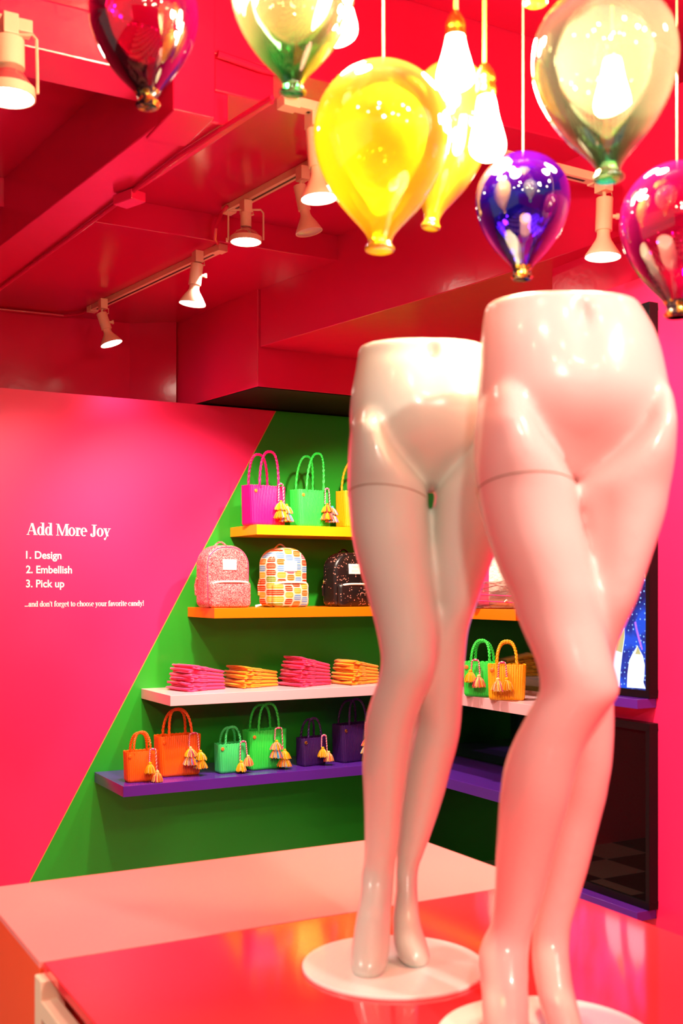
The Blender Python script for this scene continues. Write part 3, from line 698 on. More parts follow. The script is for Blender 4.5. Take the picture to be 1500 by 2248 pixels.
for zz in (0.058, 0.030):
    mb = MB(); mb.tube([(u*0.118/10, -0.079-0.004*(1-(u/10)**2), zz-0.006*(u/10)) for u in range(-10,11)], 0.0024, 6); z_o = mb.obj('pink_zip', M['rope_p'], t, smooth=True)
    mb = MB(); mb.lathe([(0,0.003),(0.014,0.004)], ((-0.098 if zz > .04 else 0.03),-0.086,zz), ((-0.05 if zz > .04 else 0.045),-0.09,zz+(0 if zz>.04 else 0.012)), 8); mb.obj('zip_pull', M['white_vinyl'], z_o)
mb = MB()
for s in range(5):
    mb.tube([(-0.09+0.2*i/10, -0.078-0.004*math.sin(i*1.3+s), 0.068+0.012*s+0.008*math.sin(i*0.9+s*2)) for i in range(11)], 0.0028, 5)
mb.obj('film_folds', M['film'], t, smooth=True)

# ------------------------------------------------------------------ wall lettering
def letter(s, x, h, width, cap, name='lettering', offset=0.0, spacing=1.0):
    me = text_mesh(s, width, cap, offset=offset, spacing=spacing); me.materials.append(M['white_vinyl'])
    o = bpy.data.objects.new(name, me); C.objects.link(o); o.parent = wl; o.location = (x, YA-0.0012, CZ+h); o['label'] = 'white vinyl lettering reading '+s
    return o
# serif display face drawn from strokes (advance width, contours)
def ser_glyphs():
    def rect(x0,y0,x1,y1): return [(x0,y0),(x1,y0),(x1,y1),(x0,y1)]
    def ring(cx,cy,rx,ry,thk=0.14,thin=0.045,a0=0,a1=360,n=28):
        out = []; 
        o_ = [(cx+rx*math.cos(R(a0+(a1-a0)*i/n)), cy+ry*math.sin(R(a0+(a1-a0)*i/n))) for i in range(n+1)]
        i_ = [(cx+(rx-thk)*math.cos(R(a0+(a1-a0)*i/n)), cy+(ry-thin)*math.sin(R(a0+(a1-a0)*i/n))) for i in range(n+1)]
        return [[o_[i],o_[i+1],i_[i+1],i_[i]] for i in range(n)]
    def dg(x0,y0,x1,y1,w): return [(x0,y0),(x0+w,y0),(x1+w,y1),(x1,y1)]
    S = 0.035; st = 0.145; xh = 0.50
    def sf(x, y, w): return rect(x, y-(S if y > 0.01 else 0), x+w, y+(0 if y > 0.01 else S))
    def dot(cx,cy,r): return [(cx+r*math.cos(2*PI*i/14), cy+r*math.sin(2*PI*i/14)) for i in range(14)]
    G = {}
    G['A'] = (0.72, [dg(0.06,0,0.31,0.7,0.05), dg(0.50,0,0.28,0.7,0.16), rect(0.16,0.22,0.50,0.26), sf(0,0,0.2), sf(0.44,0,0.28)])
    G['M'] = (0.86, [rect(0.09,0,0.135,0.7), rect(0.64,0,0.79,0.7), dg(0.36,0,0.07,0.7,0.13), dg(0.38,0,0.62,0.7,0.06), sf(0,0,0.22), sf(0.57,0,0.29), sf(0,0.7,0.2), sf(0.62,0.7,0.24)])
    G['J'] = (0.46, [rect(0.20,0.10,0.35,0.7)] + ring(0.175,0.10,0.175,0.14,0.14,0.04,180,360,14) + [dot(0.075,0.10,0.07), sf(0.1,0.7,0.34)])
    G['o'] = (0.50, ring(0.24,xh/2,0.235,xh/2+0.015))
    G['e'] = (0.46, ring(0.23,xh/2,0.225,xh/2+0.015,a0=0,a1=310) + [rect(0.12,0.25,0.44,0.285)])
    G['c'] = (0.43, ring(0.23,xh/2,0.225,xh/2+0.015,a0=50,a1=310) + [dot(0.34,0.40,0.06)])
    G['d'] = (0.54, ring(0.22,xh/2,0.21,xh/2+0.015) + [rect(0.32,0,0.465,0.74), sf(0.22,0.74,0.2), sf(0.32,0,0.21)])
    G['r'] = (0.37, [rect(0.07,0,0.215,xh), sf(0,0,0.3), sf(0,xh,0.2), dot(0.30,0.43,0.065), rect(0.20,0.44,0.31,0.49)])
    G['y'] = (0.50, [dg(0.20,0.02,0.03,xh,0.155), dg(0.12,-0.14,0.40,xh,0.045), sf(0,xh,0.24), sf(0.32,xh,0.19), dot(0.10,-0.15,0.065)])
    G['n'] = (0.57, [rect(0.07,0,0.215,xh), rect(0.36,0,0.505,0.38), sf(0,0,0.28), sf(0.31,0,0.26), sf(0,xh,0.2)] + ring(0.355,0.36,0.15,0.155,0.14,0.05,0,170,12))
    G['h'] = (0.57, [rect(0.07,0,0.215,0.74), rect(0.36,0,0.505,0.38), sf(0,0,0.28), sf(0.31,0,0.26), sf(0,0.74,0.2)] + ring(0.355,0.36,0.15,0.155,0.14,0.05,0,170,12))
    G['u'] = (0.57, [rect(0.06,0.13,0.205,xh), rect(0.35,0,0.495,xh), sf(0,xh,0.2), sf(0.28,xh,0.2), sf(0.36,0,0.2)] + ring(0.21,0.14,0.15,0.155,0.14,0.05,180,350,12))
    G['a'] = (0.47, [rect(0.28,0,0.42,0.36), sf(0.3,0,0.17), dot(0.10,0.38,0.055)] + ring(0.25,0.36,0.17,0.155,0.14,0.045,0,170,12) + ring(0.19,0.15,0.17,0.165,0.12,0.04))
    G['f'] = (0.33, [rect(0.08,0,0.225,0.62), sf(0,0,0.3), rect(0,0.455,0.31,0.495), dot(0.33,0.66,0.055)] + ring(0.25,0.58,0.17,0.18,0.14,0.045,60,180,10))
    G['g'] = (0.48, ring(0.21,0.34,0.19,0.175,0.12,0.04) + ring(0.22,-0.08,0.22,0.13,0.09,0.05) + [rect(0.06,0.03,0.40,0.11), rect(0.34,0.44,0.47,0.49)])
    G['i'] = (0.30, [rect(0.08,0,0.225,xh), sf(0,0,0.3), sf(0,xh,0.2), dot(0.15,0.66,0.075)])
    G['s'] = (0.38, ring(0.19,0.37,0.15,0.145,0.08,0.05,60,250,14) + ring(0.18,0.14,0.16,0.155,0.08,0.05,-120,80,14) + [dot(0.06,0.10,0.05)])
    G['t'] = (0.32, [rect(0.08,0.08,0.225,0.64), rect(0,0.455,0.30,0.495)] + ring(0.22,0.10,0.14,0.115,0.13,0.05,180,320,10))
    G['v'] = (0.48, [dg(0.19,0,0.03,xh,0.155), dg(0.22,0,0.38,xh,0.045), sf(0,xh,0.24), sf(0.31,xh,0.18)])
    G["'"] = (0.15, [dg(0.05,0.5,0.02,0.72,0.09)])
    G['.'] = (0.19, [dot(0.08,0.07,0.075)])
    G['!'] = (0.24, [dot(0.11,0.07,0.075), dg(0.085,0.2,0.03,0.74,0.06), dg(0.085,0.2,0.10,0.74,0.06)])
    G[' '] = (0.24, [])
    return G
SG = ser_glyphs()
def serif(s, x, h, width, cap):
    mb = MB(); cx = 0; k = 0
    for ch in s:
        adv, polys = SG[ch]
        for p in polys:
            k += 1; e = 0.0004+0.000012*(k % 61)
            mb.add([(cx+px_, -e, pz_) for px_, pz_ in p], [tuple(range(len(p)))])
        cx += adv*0.94
    fx = width/cx; fz = cap/0.7
    mb.v = [(a*fx, b_, c_*fz) for a, b_, c_ in mb.v]
    o = mb.obj('lettering', M['white_vinyl'], wl); o.location = (x, YA-0.0006, CZ+h); o['label'] = 'white vinyl lettering reading '+s
xw = lambda px: at_Y(px, 1200, YA).x
def hw(px, py): return at_Y(px, py, YA).z-CZ
serif('Add More Joy', xw(58), hw(60,1174), xw(242)-xw(58), 0.052)
for s, x1, y in (('1. Design',135,1226),('2. Embellish',158,1258),('3. Pick up',141,1289)):
    letter(s, xw(57), hw(57,y), xw(x1)-xw(57), 0.033, offset=0.022)
serif("...and don't forget to choose your favorite candy!", xw(54), hw(54,1332), xw(316)-xw(54), 0.0235)

# ------------------------------------------------------------------ displays on the right wall
def display(y0, y1, z0, z1, label, lit):
    t = thing('wall_display', label, 'screen', (XW, (y0+y1)/2, z0))
    yc = (y0+y1)/2; bz = 0.022
    f = MB()
    for lo, hi in (((-0.035,y0-yc,0),(0,y1-yc,bz)), ((-0.035,y0-yc,z1-z0-bz),(0,y1-yc,z1-z0)), ((-0.035,y0-yc,bz),(0,y0-yc+bz*0.7,z1-z0-bz)), ((-0.035,y1-yc-bz*0.7,bz),(0,y1-yc,z1-z0-bz))):
        f.box(lo, hi)
    f.obj('bezel', M['black_plastic'], t, bevel=0.001)
    g_ = MB(); g_.box((-0.028,y0-yc+bz*0.7,bz),(-0.002,y1-yc-bz*0.7,z1-z0-bz)); s = g_.obj('screen_panel', M['blue_screen'] if lit else M['screen_off'], t)
    return t, s
def blue_screen():
    m = bpy.data.materials.new('blue_dotted_picture'); m.use_nodes = True; nt = m.node_tree; b = nt.nodes['Principled BSDF']
    b.inputs['Base Color'].default_value = (0.002,0.002,0.004,1); b.inputs['Roughness'].default_value = 0.1
    tc = nt.nodes.new('ShaderNodeTexCoord'); v = nt.nodes.new('ShaderNodeTexVoronoi'); v.inputs['Scale'].default_value = 62; v.inputs['Randomness'].default_value = 0.35
    nt.links.new(tc.outputs['Object'], v.inputs['Vector'])
    lt = nt.nodes.new('ShaderNodeMath'); lt.operation = 'LESS_THAN'; lt.inputs[1].default_value = 0.16; nt.links.new(v.outputs['Distance'], lt.inputs[0])
    n = nt.nodes.new('ShaderNodeTexNoise'); n.inputs['Scale'].default_value = 9; n.inputs['Distortion'].default_value = 1.5; nt.links.new(tc.outputs['Object'], n.inputs['Vector'])
    cr = nt.nodes.new('ShaderNodeValToRGB'); cr.color_ramp.elements[0].position = 0.32; cr.color_ramp.elements[0].color = (0.0,0.012,0.10,1)
    cr.color_ramp.elements[1].position = 0.55; cr.color_ramp.elements[1].color = (0.0,0.07,0.60,1); nt.links.new(n.outputs['Fac'], cr.inputs[0])
    mx = nt.nodes.new('ShaderNodeMix'); mx.data_type = 'RGBA'; nt.links.new(lt.outputs[0], mx.inputs[0]); nt.links.new(cr.outputs[0], mx.inputs[6]); mx.inputs[7].default_value = (0.25,0.5,1.0,1)
    nt.links.new(mx.outputs[2], b.inputs['Emission Color']); b.inputs['Emission Strength'].default_value = 0.85
    return m
M['blue_screen'] = blue_screen()
M['em_white'] = emission('picture_white', (0.72,0.82,1.0), 1.0); M['em_tan'] = emission('picture_tan', (0.42,0.36,0.16), 1.0)
M['em_lilac'] = emission('picture_lilac', (0.36,0.12,0.90), 1.0); M['em_dark'] = emission('picture_navy', (0.0,0.01,0.08), 1.0)
zt, zb = CZ+0.803*K, at_X(1426,1531,XW).z+0.001
yr = at_X(1426, 1200, XW-0.035).y
dsp, scr = display(yr, yr+0.50, zb, zt, 'tall lit screen with blue dotted picture on the pink wall', True)
yc = yr+0.25
def pic(poly_px, m, name, lift):
    mb = MB(); pts = []
    for x, y in poly_px: q = at_X(x, y, XW-0.028-lift); pts.append((-0.0282-lift, q.y-yc, q.z-zb))
    mb.add(pts, [tuple(range(len(pts)))]); mb.obj(name, m, scr)
pic([(1377,1509),(1378,1480),(1382,1450),(1389,1435),(1396,1424),(1400,1417),(1404,1425),(1412,1440),(1416,1460),(1415,1485),(1413,1497),(1418,1512)], M['em_white'], 'picture_shape', 0.0002)
pic([(1395,1436),(1401,1418),(1408,1437)], M['em_tan'], 'picture_shape', 0.0006)
pic([(1372,1377),(1362,1400),(1352,1420),(1338,1440),(1330,1480),(1330,1505),(1361,1507),(1363,1470),(1367,1435),(1372,1400)], M['em_white'], 'picture_shape', 0.0002)
pic([(1372,1380),(1356,1410),(1353,1428),(1366,1433),(1371,1400)], M['em_tan'], 'picture_shape', 0.0006)
pic([(1393,1366),(1397,1364),(1400,1380),(1406,1402),(1412,1426),(1409,1427),(1402,1406),(1397,1386)], M['em_lilac'], 'picture_shape', 0.0004)
pic([(1420,1255),(1415,1265),(1421,1275)], M['em_tan'], 'picture_shape', 0.0005)
display(yr, yr+0.50, at_X(1426,1990,XW).z+0.001, at_X(1426,1585,XW).z, 'dark glossy switched-off screen low on the pink wall', False)
for zz, lbl in ((at_X(1426,1531,XW).z, 'purple ledge under the lit blue screen'), (at_X(1426,1990,XW).z, 'purple ledge under the dark lower screen')):
    yl = at_X(1441,1500,XW-0.001).y; o = box_obj('display_ledge', (-0.075,0,-0.028), (0,0.40,0), M['sh_purple'], bevel=0.0015); o.location = (XW-0.0002, yl, zz)
    tag(o, lbl, 'ledge', 'purple display ledges')

# ------------------------------------------------------------------ pedestal and red table
TZ = CZ-0.6485
ped = thing('display_pedestal', 'pale pink topped display pedestal with orange sides near the corner', 'pedestal', (1.02, 2.21, 0))
box_obj('pedestal_body', (-0.545,-0.262,0), (0.545,0.27,TZ-0.012), M['side_orange'], ped, bevel=0.002)
box_obj('pedestal_top', (-0.5455,-0.2625,TZ-0.012), (0.5455,0.2705,TZ), M['top_pink'], ped, bevel=0.0015)
rt_ = thing('display_table', 'glossy red table with white frame holding the two leg forms', 'table', (1.02, 1.30, 0))
box_obj('table_top', (-0.54,-0.80,TZ-0.018), (0.54,0.643,TZ-0.0005), M['red_gloss'], rt_, bevel=0.0015)
box_obj('inner_apron', (-0.50,-0.76,TZ-0.30), (0.50,0.60,TZ-0.0185), mat('red_apron', (0.75,0.01,0.02), 0.4), rt_)
fr_ = MB()
fr_.box((-0.555,-0.78,TZ-0.082), (-0.525,0.60,TZ-0.050))
fr_.box((0.525,-0.78,TZ-0.082), (0.545,0.60,TZ-0.050)); fr_.box((-0.52,-0.80,TZ-0.082), (0.52,-0.765,TZ-0.050))
fr_.obj('frame_rail', M['white_frame'], rt_, bevel=0.002)
for k, (x, y) in enumerate(((-0.555,0.60),(0.51,0.60),(-0.555,-0.80),(0.51,-0.80))):
    box_obj('leg', (x,y,0), (x+0.042,y+0.042,TZ-0.0185), M['white_frame'], rt_, bevel=0.002)
for y in (0.10,-0.35):
    box_obj('frame_bracket', (-0.5555,y,TZ-0.080), (-0.505,y+0.035,TZ-0.0186), M['white_frame'], rt_, bevel=0.002)

# ------------------------------------------------------------------ leg forms
def catmull(secs, sub=4):
    out = []; n = len(secs)
    for i in range(n-1):
        p0, p1, p2, p3 = secs[max(0,i-1)], secs[i], secs[i+1], secs[min(n-1,i+2)]
        for k in range(sub):
            t = k/sub; out.append(tuple(0.5*((2*b)+(-a+c)*t+(2*a-5*b+4*c-d)*t*t+(-a+3*b-3*c+d)*t**3) for a, b, c, d in zip(p0,p1,p2,p3)))
    out.append(secs[-1]); return out
def loft(mb, secs, D, base, n=36, sq=2.0):
    """secs: (y, xl, xr, forward, half depth) -> closed body in metres; local x right, y away, z up"""
    rings = []
    for y, xl, xr, v, ry in catmull(secs):
        d = D-v; ul = (xl-750)/FPX*d; ur = (xr-750)/FPX*d; z = CZ+(HY-y)/FPX*d
        cx, rx = (ul+ur)/2-base[0], (ur-ul)/2; ring = []
        for j in range(n):
            a = 2*PI*j/n; c, s = math.cos(a), math.sin(a)
            ring.append((cx+rx*math.copysign(abs(c)**(2/sq), c), (base[1]-D)*0+(-v)+ry*math.copysign(abs(s)**(2/sq), s), z-base[2]))
        rings.append(ring)
    vs_ = [p for r_ in rings for p in r_]; fs = []
    for i in range(len(rings)-1):
        for j in range(n): fs.append((i*n+j, i*n+(j+1)%n, (i+1)*n+(j+1)%n, (i+1)*n+j))
    fs += [tuple(range(n)), tuple((len(rings)-1)*n+j for j in range(n-1,-1,-1))]
    mb.add(vs_, fs)
def leg_form(label, D, bx, torso, legl, legr, m, navel, seam, disc_r=0.157, group='mannequin leg forms'):
    base_u = (bx-750)/FPX*D
    loc = Vector((SF*D+CF*base_u, CF*D-SF*base_u, TZ))
    t = thing('mannequin_legs', label, 'mannequin', loc, -YAW, group)
    db = MB(); db.lathe([(0,disc_r),(0.004,disc_r),(0.006,disc_r-0.002),(0.006,0.0)], (0,0,0.0005), (0,0,1), 72); db.obj('round_base', M['disc'], t, smooth=True, label='white round steel base plate')
    mb = MB(); base = (base_u, D, TZ)
    loft(mb, torso, D, base, sq=2.25); loft(mb, legl, D, base); loft(mb, legr, D, base)
    me = bpy.data.meshes.new('legs_raw'); me.from_pydata(mb.v, [], mb.f)
    o = bpy.data.objects.new('legs_raw', me); C.objects.link(o)
    r_ = o.modifiers.new('r', 'REMESH'); r_.mode = 'VOXEL'; r_.voxel_size = 0.0045; r_.use_smooth_shade = True
    s_ = o.modifiers.new('s', 'SMOOTH'); s_.factor = 0.5; s_.iterations = 22
    dg = bpy.context.evaluated_depsgraph_get(); m2 = bpy.data.meshes.new_from_object(o.evaluated_get(dg)); bpy.data.objects.remove(o)
    zmin = 0.0062
    zc_ = 0
    nu = (navel[0]-750)/FPX*(D-0.09)-base_u; nz = CZ+(HY-navel[1])/FPX*(D-0.09)-TZ
    for v in m2.vertices:
        co = v.co
        if co.y < 0.0:
            dx = (co.x-nu)/0.0085; dz = (co.z-nz)/0.017; g1 = math.exp(-(dx*dx+dz*dz)); co.y += 0.012*g1
            dx = (co.x-nu)/0.035; dz = (co.z-nz+0.0)/0.05; co.y += 0.004*math.exp(-(dx*dx+dz*dz))
            # shallow midline below the navel
            co.y += 0.002*math.exp(-((co.x-nu)/0.02)**2)*math.exp(-((co.z-nz+0.06)/0.06)**2)
        if co.z < zmin: co.z = zmin
    m2.polygons.foreach_set('use_smooth', [True]*len(m2.polygons)); m2.materials.clear(); m2.materials.append(m)
    bo = bpy.data.objects.new('body', m2); C.objects.link(bo); bo.parent = t
    # joint seam round the thigh: cut curve of a tilted plane
    bm = bmesh.new(); bm.from_mesh(m2)
    (sx0, sy0), (sx1, sy1) = seam; dS = D-0.06
    p0 = Vector(((sx0-750)/FPX*dS-base_u, 0, CZ+(HY-sy0)/FPX*dS-TZ)); p1 = Vector(((sx1-750)/FPX*dS-base_u, 0, CZ+(HY-sy1)/FPX*dS-TZ))
    ax = (p1-p0).normalized(); nrm = ax.cross(Vector((0,1,-0.16)).normalized()).normalized()
    res = bmesh.ops.bisect_plane(bm, geom=bm.verts[:]+bm.edges[:]+bm.faces[:], plane_co=p0+Vector((0,-0.06,0)), plane_no=nrm)
    cut = [e for e in res['geom_cut'] if isinstance(e, bmesh.types.BMEdge)]
    sm = MB(); adj = {}
    for e in cut:
        a, b_ = e.verts
        if max(a.co.x, b_.co.x) > p1.x+0.004: continue
        adj.setdefault(a, []).append(b_); adj.setdefault(b_, []).append(a)
    ends = [v for v in adj if len(adj[v]) == 1] or list(adj)[:1]
    if ends:
        cur = ends[0]; seen = [cur]; ss = {cur}
        while True:
            nx = [v for v in adj[cur] if v not in ss]
            if not nx: break
            cur = nx[0]; ss.add(cur); seen.append(cur)
        pts = [v.co.copy() for v in seen][::2]
        if len(pts) > 4:
            sm.tube(pts, 0.0009, 5); sm.obj('joint_seam', M['seam'], t, smooth=True)
    bm.free()
    return t
torso1 = [(762,790,1064,0,.080),(768,787,1067,0,.086),(792,784,1078,0,.090),(822,779,1088,.003,.097),(872,770,1103,.004,.105),(915,767,1113,0,.112),(950,770,1112,-.003,.108),
          (985,785,1100,-.010,.099),(1015,815,1075,-.019,.086),(1045,850,1040,-.028,.070),(1066,890,1000,-.034,.055),(1080,920,965,-.036,.035)]
legl1 = [(872,795,850,-.014,.055),(905,778,856,-.003,.082),(930,771,862,.005,.092),(950,768,858,0.012,.099),(985,765,873,0.018,.099),(1024,763,900,0.020,.099),(1050,763,920,0.020,.097),(1074,763,938,0.018,.094),(1125,767,940,0.020,.088),(1176,772,944,0.024,.084),(1227,783,948,0.028,.079),(1280,798,953,0.034,.073),
         (1331,812,959,0.040,.067),(1381,825,963,0.048,.061),(1432,835,960,0.056,.056),(1457,836,958,0.058,.054),(1482,832,953,0.055,.053),(1508,825,943,0.048,.052),(1533,815,932,0.039,.053),(1584,802,915,0.020,.056),
         (1634,798,905,0.006,.055),(1685,795,897,-0.004,.051),(1736,797,890,-0.015,.046),(1787,799,883,-0.025,.041),(1840,800,878,-0.034,.037),(1875,800,872,-0.039,.034),(1901,797,868,-0.046,.033),(1930,792,866,-0.046,.036),(1952,792,864,-0.040,.040),
         (1980,788,862,-0.030,.042),(2005,783,860,-0.012,.042),(2040,777,859,0.006,.040),(2079,772,857,0.026,.038),(2104,770,854,0.037,.037),(2124,771,848,0.043,.035),(2138,775,838,0.045,.029),(2147,784,824,0.045,.019)]
legr1 = [(872,1040,1088,-.018,.055),(905,1036,1105,-.008,.082),(930,1034,1112,-.001,.092),(950,1034,1117,0.006,.099),(985,1018,1121,0.010,.099),(1024,993,1123,0.012,.098),(1059,969,1122,0.010,.094),(1087,955,1120,0.008,.090),(1125,950,1114,0.006,.087),(1176,947,1102,0.006,.083),(1227,943,1083,0.006,.077),(1280,942,1063,0.006,.071),
         (1331,950,1045,0.006,.065),(1381,932,1029,-0.003,.060),(1432,914,1023,-0.010,.055),(1482,907,1019,-0.018,.053),(1533,908,1016,-0.032,.054),(1584,913,1013,-0.050,.056),(1634,903,1005,-0.060,.055),(1685,893,991,-0.070,.051),(1736,885,978,-0.078,.046),
         (1787,879,962,-0.084,.041),(1840,875,943,-0.086,.037),(1875,871,930,-0.086,.034),(1901,869,920,-0.087,.033),(1930,868,917,-0.082,.036),(1955,868,917,-0.078,.040),(1980,865,919,-0.070,.042),(2005,862,921,-0.052,.042),(2035,861,927,-0.036,.040),
         (2065,863,937,-0.018,.038),(2088,868,944,-0.006,.036),(2103,876,946,0.000,.033),(2114,886,941,0.002,.026),(2121,898,931,0.002,.016)]
leg_form('glossy white mannequin leg form on a round base, further from the camera', 1.908, 865, torso1, legl1, legr1, M['man_white'], (950,775), ((766,1071),(932,1090)))
torso2 = [(668,1069,1394,0,.080),(675,1066,1399,0,.086),(700,1062,1414,0,.090),(735,1058,1433,.003,.096),(780,1055,1447,.005,.102),(830,1052,1457,.004,.108),(870,1049,1463,.000,.113),(910,1054,1460,-.004,.109),
          (950,1070,1448,-.011,.099),(985,1095,1425,-.020,.086),(1015,1130,1385,-.028,.070),(1040,1190,1325,-.035,.052),(1056,1235,1285,-.038,.034)]
legl2 = [(815,1080,1150,-.014,.056),(855,1060,1158,-.003,.083),(888,1051,1166,.005,.095),(918,1047,1174,.011,.100),(945,1044,1184,0.018,.102),(1004,1042,1225,0.021,.101),(1050,1044,1254,0.020,.097),(1075,1048,1262,0.019,.094),(1132,1058,1271,0.020,.090),(1196,1076,1286,0.024,.086),(1260,1100,1302,0.028,.080),(1300,1119,1314,0.032,.076),
         (1364,1140,1326,0.038,.069),(1428,1167,1339,0.050,.063),(1460,1180,1347,0.057,.060),(1492,1186,1356,0.060,.058),(1512,1187,1360,0.061,.056),(1532,1180,1352,0.059,.055),(1556,1166,1334,0.054,.054),(1588,1148,1310,0.046,.054),(1620,1132,1291,0.037,.055),
         (1652,1118,1277,0.028,.057),(1684,1108,1266,0.020,.058),(1716,1102,1258,0.014,.057),(1748,1098,1251,0.008,.055),(1780,1095,1243,0.002,.052),(1844,1091,1225,-0.012,.047),(1908,1088,1208,-0.024,.041),(1972,1086,1192,-0.035,.036),(2010,1083,1180,-0.041,.033),(2035,1076,1171,-0.046,.033),
         (2062,1061,1165,-0.050,.036),(2092,1051,1161,-0.044,.040),(2124,1050,1160,-0.034,.042),(2156,1054,1161,-0.020,.042),(2188,1056,1162,0.002,.041),(2220,1058,1163,0.020,.040),(2252,1060,1161,0.034,.038),(2280,1066,1153,0.042,.034),(2298,1076,1141,0.045,.027),(2308,1090,1126,0.045,.016)]
legr2 = [(815,1372,1435,-.018,.056),(855,1380,1450,-.008,.083),(888,1382,1461,-.001,.095),(918,1380,1465,.005,.100),(945,1374,1469,0.011,.102),(1004,1326,1471,0.013,.101),(1050,1280,1468,0.011,.096),(1080,1264,1463,0.009,.092),(1132,1272,1454,0.006,.088),(1196,1280,1433,0.006,.083),(1260,1278,1412,0.006,.077),(1320,1262,1392,0.006,.070),
         (1364,1248,1372,-0.001,.065),(1396,1238,1359,-0.007,.061),(1428,1230,1350,-0.012,.058),(1460,1226,1346,-0.017,.055),(1508,1224,1345,-0.025,.053),(1556,1224,1346,-0.036,.054),(1600,1226,1346,-0.048,.056),(1652,1226,1343,-0.059,.057),(1684,1224,1340,-0.065,.056),
         (1716,1220,1334,-0.070,.054),(1748,1216,1329,-0.076,.052),(1780,1210,1321,-0.081,.049),(1812,1204,1313,-0.085,.047),(1844,1199,1305,-0.088,.045),(1908,1190,1289,-0.092,.040),(1972,1180,1270,-0.094,.036),(2028,1172,1254,-0.092,.033),(2060,1168,1251,-0.090,.034),(2092,1168,1250,-0.082,.038),
         (2124,1170,1253,-0.072,.041),(2156,1174,1257,-0.060,.042),(2188,1180,1265,-0.038,.041),(2220,1188,1272,-0.020,.038),(2248,1198,1281,-0.006,.034),(2268,1211,1285,0.000,.026),(2280,1226,1277,0.002,.015)]
leg_form('glossy pale pink mannequin leg form on a round base, nearest the camera', 1.60, 1200, torso2, legl2, legr2, M['man_pink'], (1283,688), ((1047,1060),(1252,1056)))

# ------------------------------------------------------------------ glass balloons
PROF = [(0.0,0.062),(0.006,0.076),(0.02,0.078),(0.035,0.066),(0.055,0.060),(0.075,0.068),(0.10,0.082),(0.14,0.115),(0.19,0.162),(0.26,0.222),(0.34,0.276),(0.42,0.318),(0.50,0.347),(0.58,0.363),(0.66,0.364),(0.74,0.350),
        (0.81,0.318),(0.87,0.274),(0.92,0.220),(0.96,0.152),(0.985,0.085),(1.0,0.0)]
def fleck():
    m = mat('gold_flecked_black', (0.02,0.008,0.02), 0.2); nt = m.node_tree; b = nt.nodes['Principled BSDF']
    tc = nt.nodes.new('ShaderNodeTexCoord'); n = nt.nodes.new('ShaderNodeTexNoise'); n.inputs['Scale'].default_value = 85; nt.links.new(tc.outputs['Object'], n.inputs['Vector'])
    mp = nt.nodes.new('ShaderNodeMapRange'); mp.inputs[1].default_value = 0.50; mp.inputs[2].default_value = 0.54; nt.links.new(n.outputs['Fac'], mp.inputs[0])
    mx = nt.nodes.new('ShaderNodeMix'); mx.data_type = 'RGBA'; mx.inputs[6].default_value = (0.02,0.008,0.02,1); mx.inputs[7].default_value = (0.85,0.55,0.10,1)
    nt.links.new(mp.outputs[0], mx.inputs[0]); nt.links.new(mx.outputs[2], b.inputs['Base Color']); nt.links.new(mp.outputs[0], b.inputs['Metallic'])
    bp = nt.nodes.new('ShaderNodeBump'); bp.inputs['Strength'].default_value = 0.6; bp.inputs['Distance'].default_value = 0.003; nt.links.new(n.outputs['Fac'], bp.inputs['Height']); nt.links.new(bp.outputs[0], b.inputs['Normal'])
    return m
M['fleck'] = fleck()
def smoothprof(H, W):
    pr = catmull([(a, b) for a, b in PROF], 3); return [(a*H, max(0.0, b)*W/0.364/2) for a, b in pr]
def balloon(cx, ytop, ybot, wpx, d, m, label, cord_top=3.05, nx=None, neck=None, hx=None):
    """cx: centre of the bulb, nx: centre of the neck (for tilted ones)"""
    H = (ybot-ytop)/FPX*d; Wd = wpx/FPX*d
    bot = at_d(nx if nx else cx, ybot, d); top = at_d(cx+(0 if nx is None else (cx-nx)*0.35), ytop, d)
    t = thing('glass_balloon', label, 'balloon', bot, 0, 'blown glass balloons hanging overhead')
    ax = top-bot; H = ax.length
    mb = MB(); mb.lathe(smoothprof(H, Wd), (0,0,0), (0,0,1), 64)
    o = mb.obj('glass_body', m(H), t, smooth=True, angle=0); o.rotation_euler = ax.to_track_quat('Z','X').to_euler()
    if neck:
        k = Wd/0.73
        nb = MB(); nb.lathe([(0.0,0.072*k),(0.004,0.084*k),(0.02*H,0.086*k),(0.03*H,0.073*k),(0.06*H,0.066*k),(0.085*H,0.076*k),(0.10*H,0.086*k),(0.10*H,0.082*k),(0.06*H,0.062*k)], (0,0,0), (0,0,1), 32)
        n_ = nb.obj('neck', neck, t, smooth=True); n_.rotation_euler = o.rotation_euler
    cb = MB(); cb.tube([(ax.x, ax.y, ax.z-0.01), (ax.x, ax.y, cord_top-bot.z)], 0.0011, 6); cb.obj('hanging_cord', M['clearcord'], t)
    return t
zc3 = CZ+h3; zcl = CZ+hH2
g_purple = lambda H: glass('purple_glass', [(0.0,(0.04,0.0,0.06)),(0.25,(0.30,0.0,0.16)),(0.6,(0.85,0.02,0.34)),(1,(1.0,0.05,0.45))], 0.12, (0.9,0.5,0.9), 0.10, H)
g_blue = lambda H: glass('cobalt_glass', [(0.0,(0.02,0.01,0.12)),(0.3,(0.05,0.06,0.75)),(0.75,(0.10,0.02,0.45)),(1,(0.4,0.03,0.45))], 0.07, (0.05,0.1,1.0), 0.12, H)
g_yellow = lambda H: glass('yellow_glass', [(0.0,(1.0,0.72,0.03)),(0.5,(1.0,0.78,0.06)),(1,(1.0,0.88,0.18))], 0.42, (1.0,0.84,0.75), 0.08, H)
g_clear = lambda H: glass('clear_green_glass', [(0.0,(0.12,0.75,0.30)),(0.14,(0.15,0.80,0.35)),(0.30,(0.80,0.97,0.80)),(1,(1.0,1.0,0.97))], 0.11, (1.0,0.92,0.78), 0.12, H)
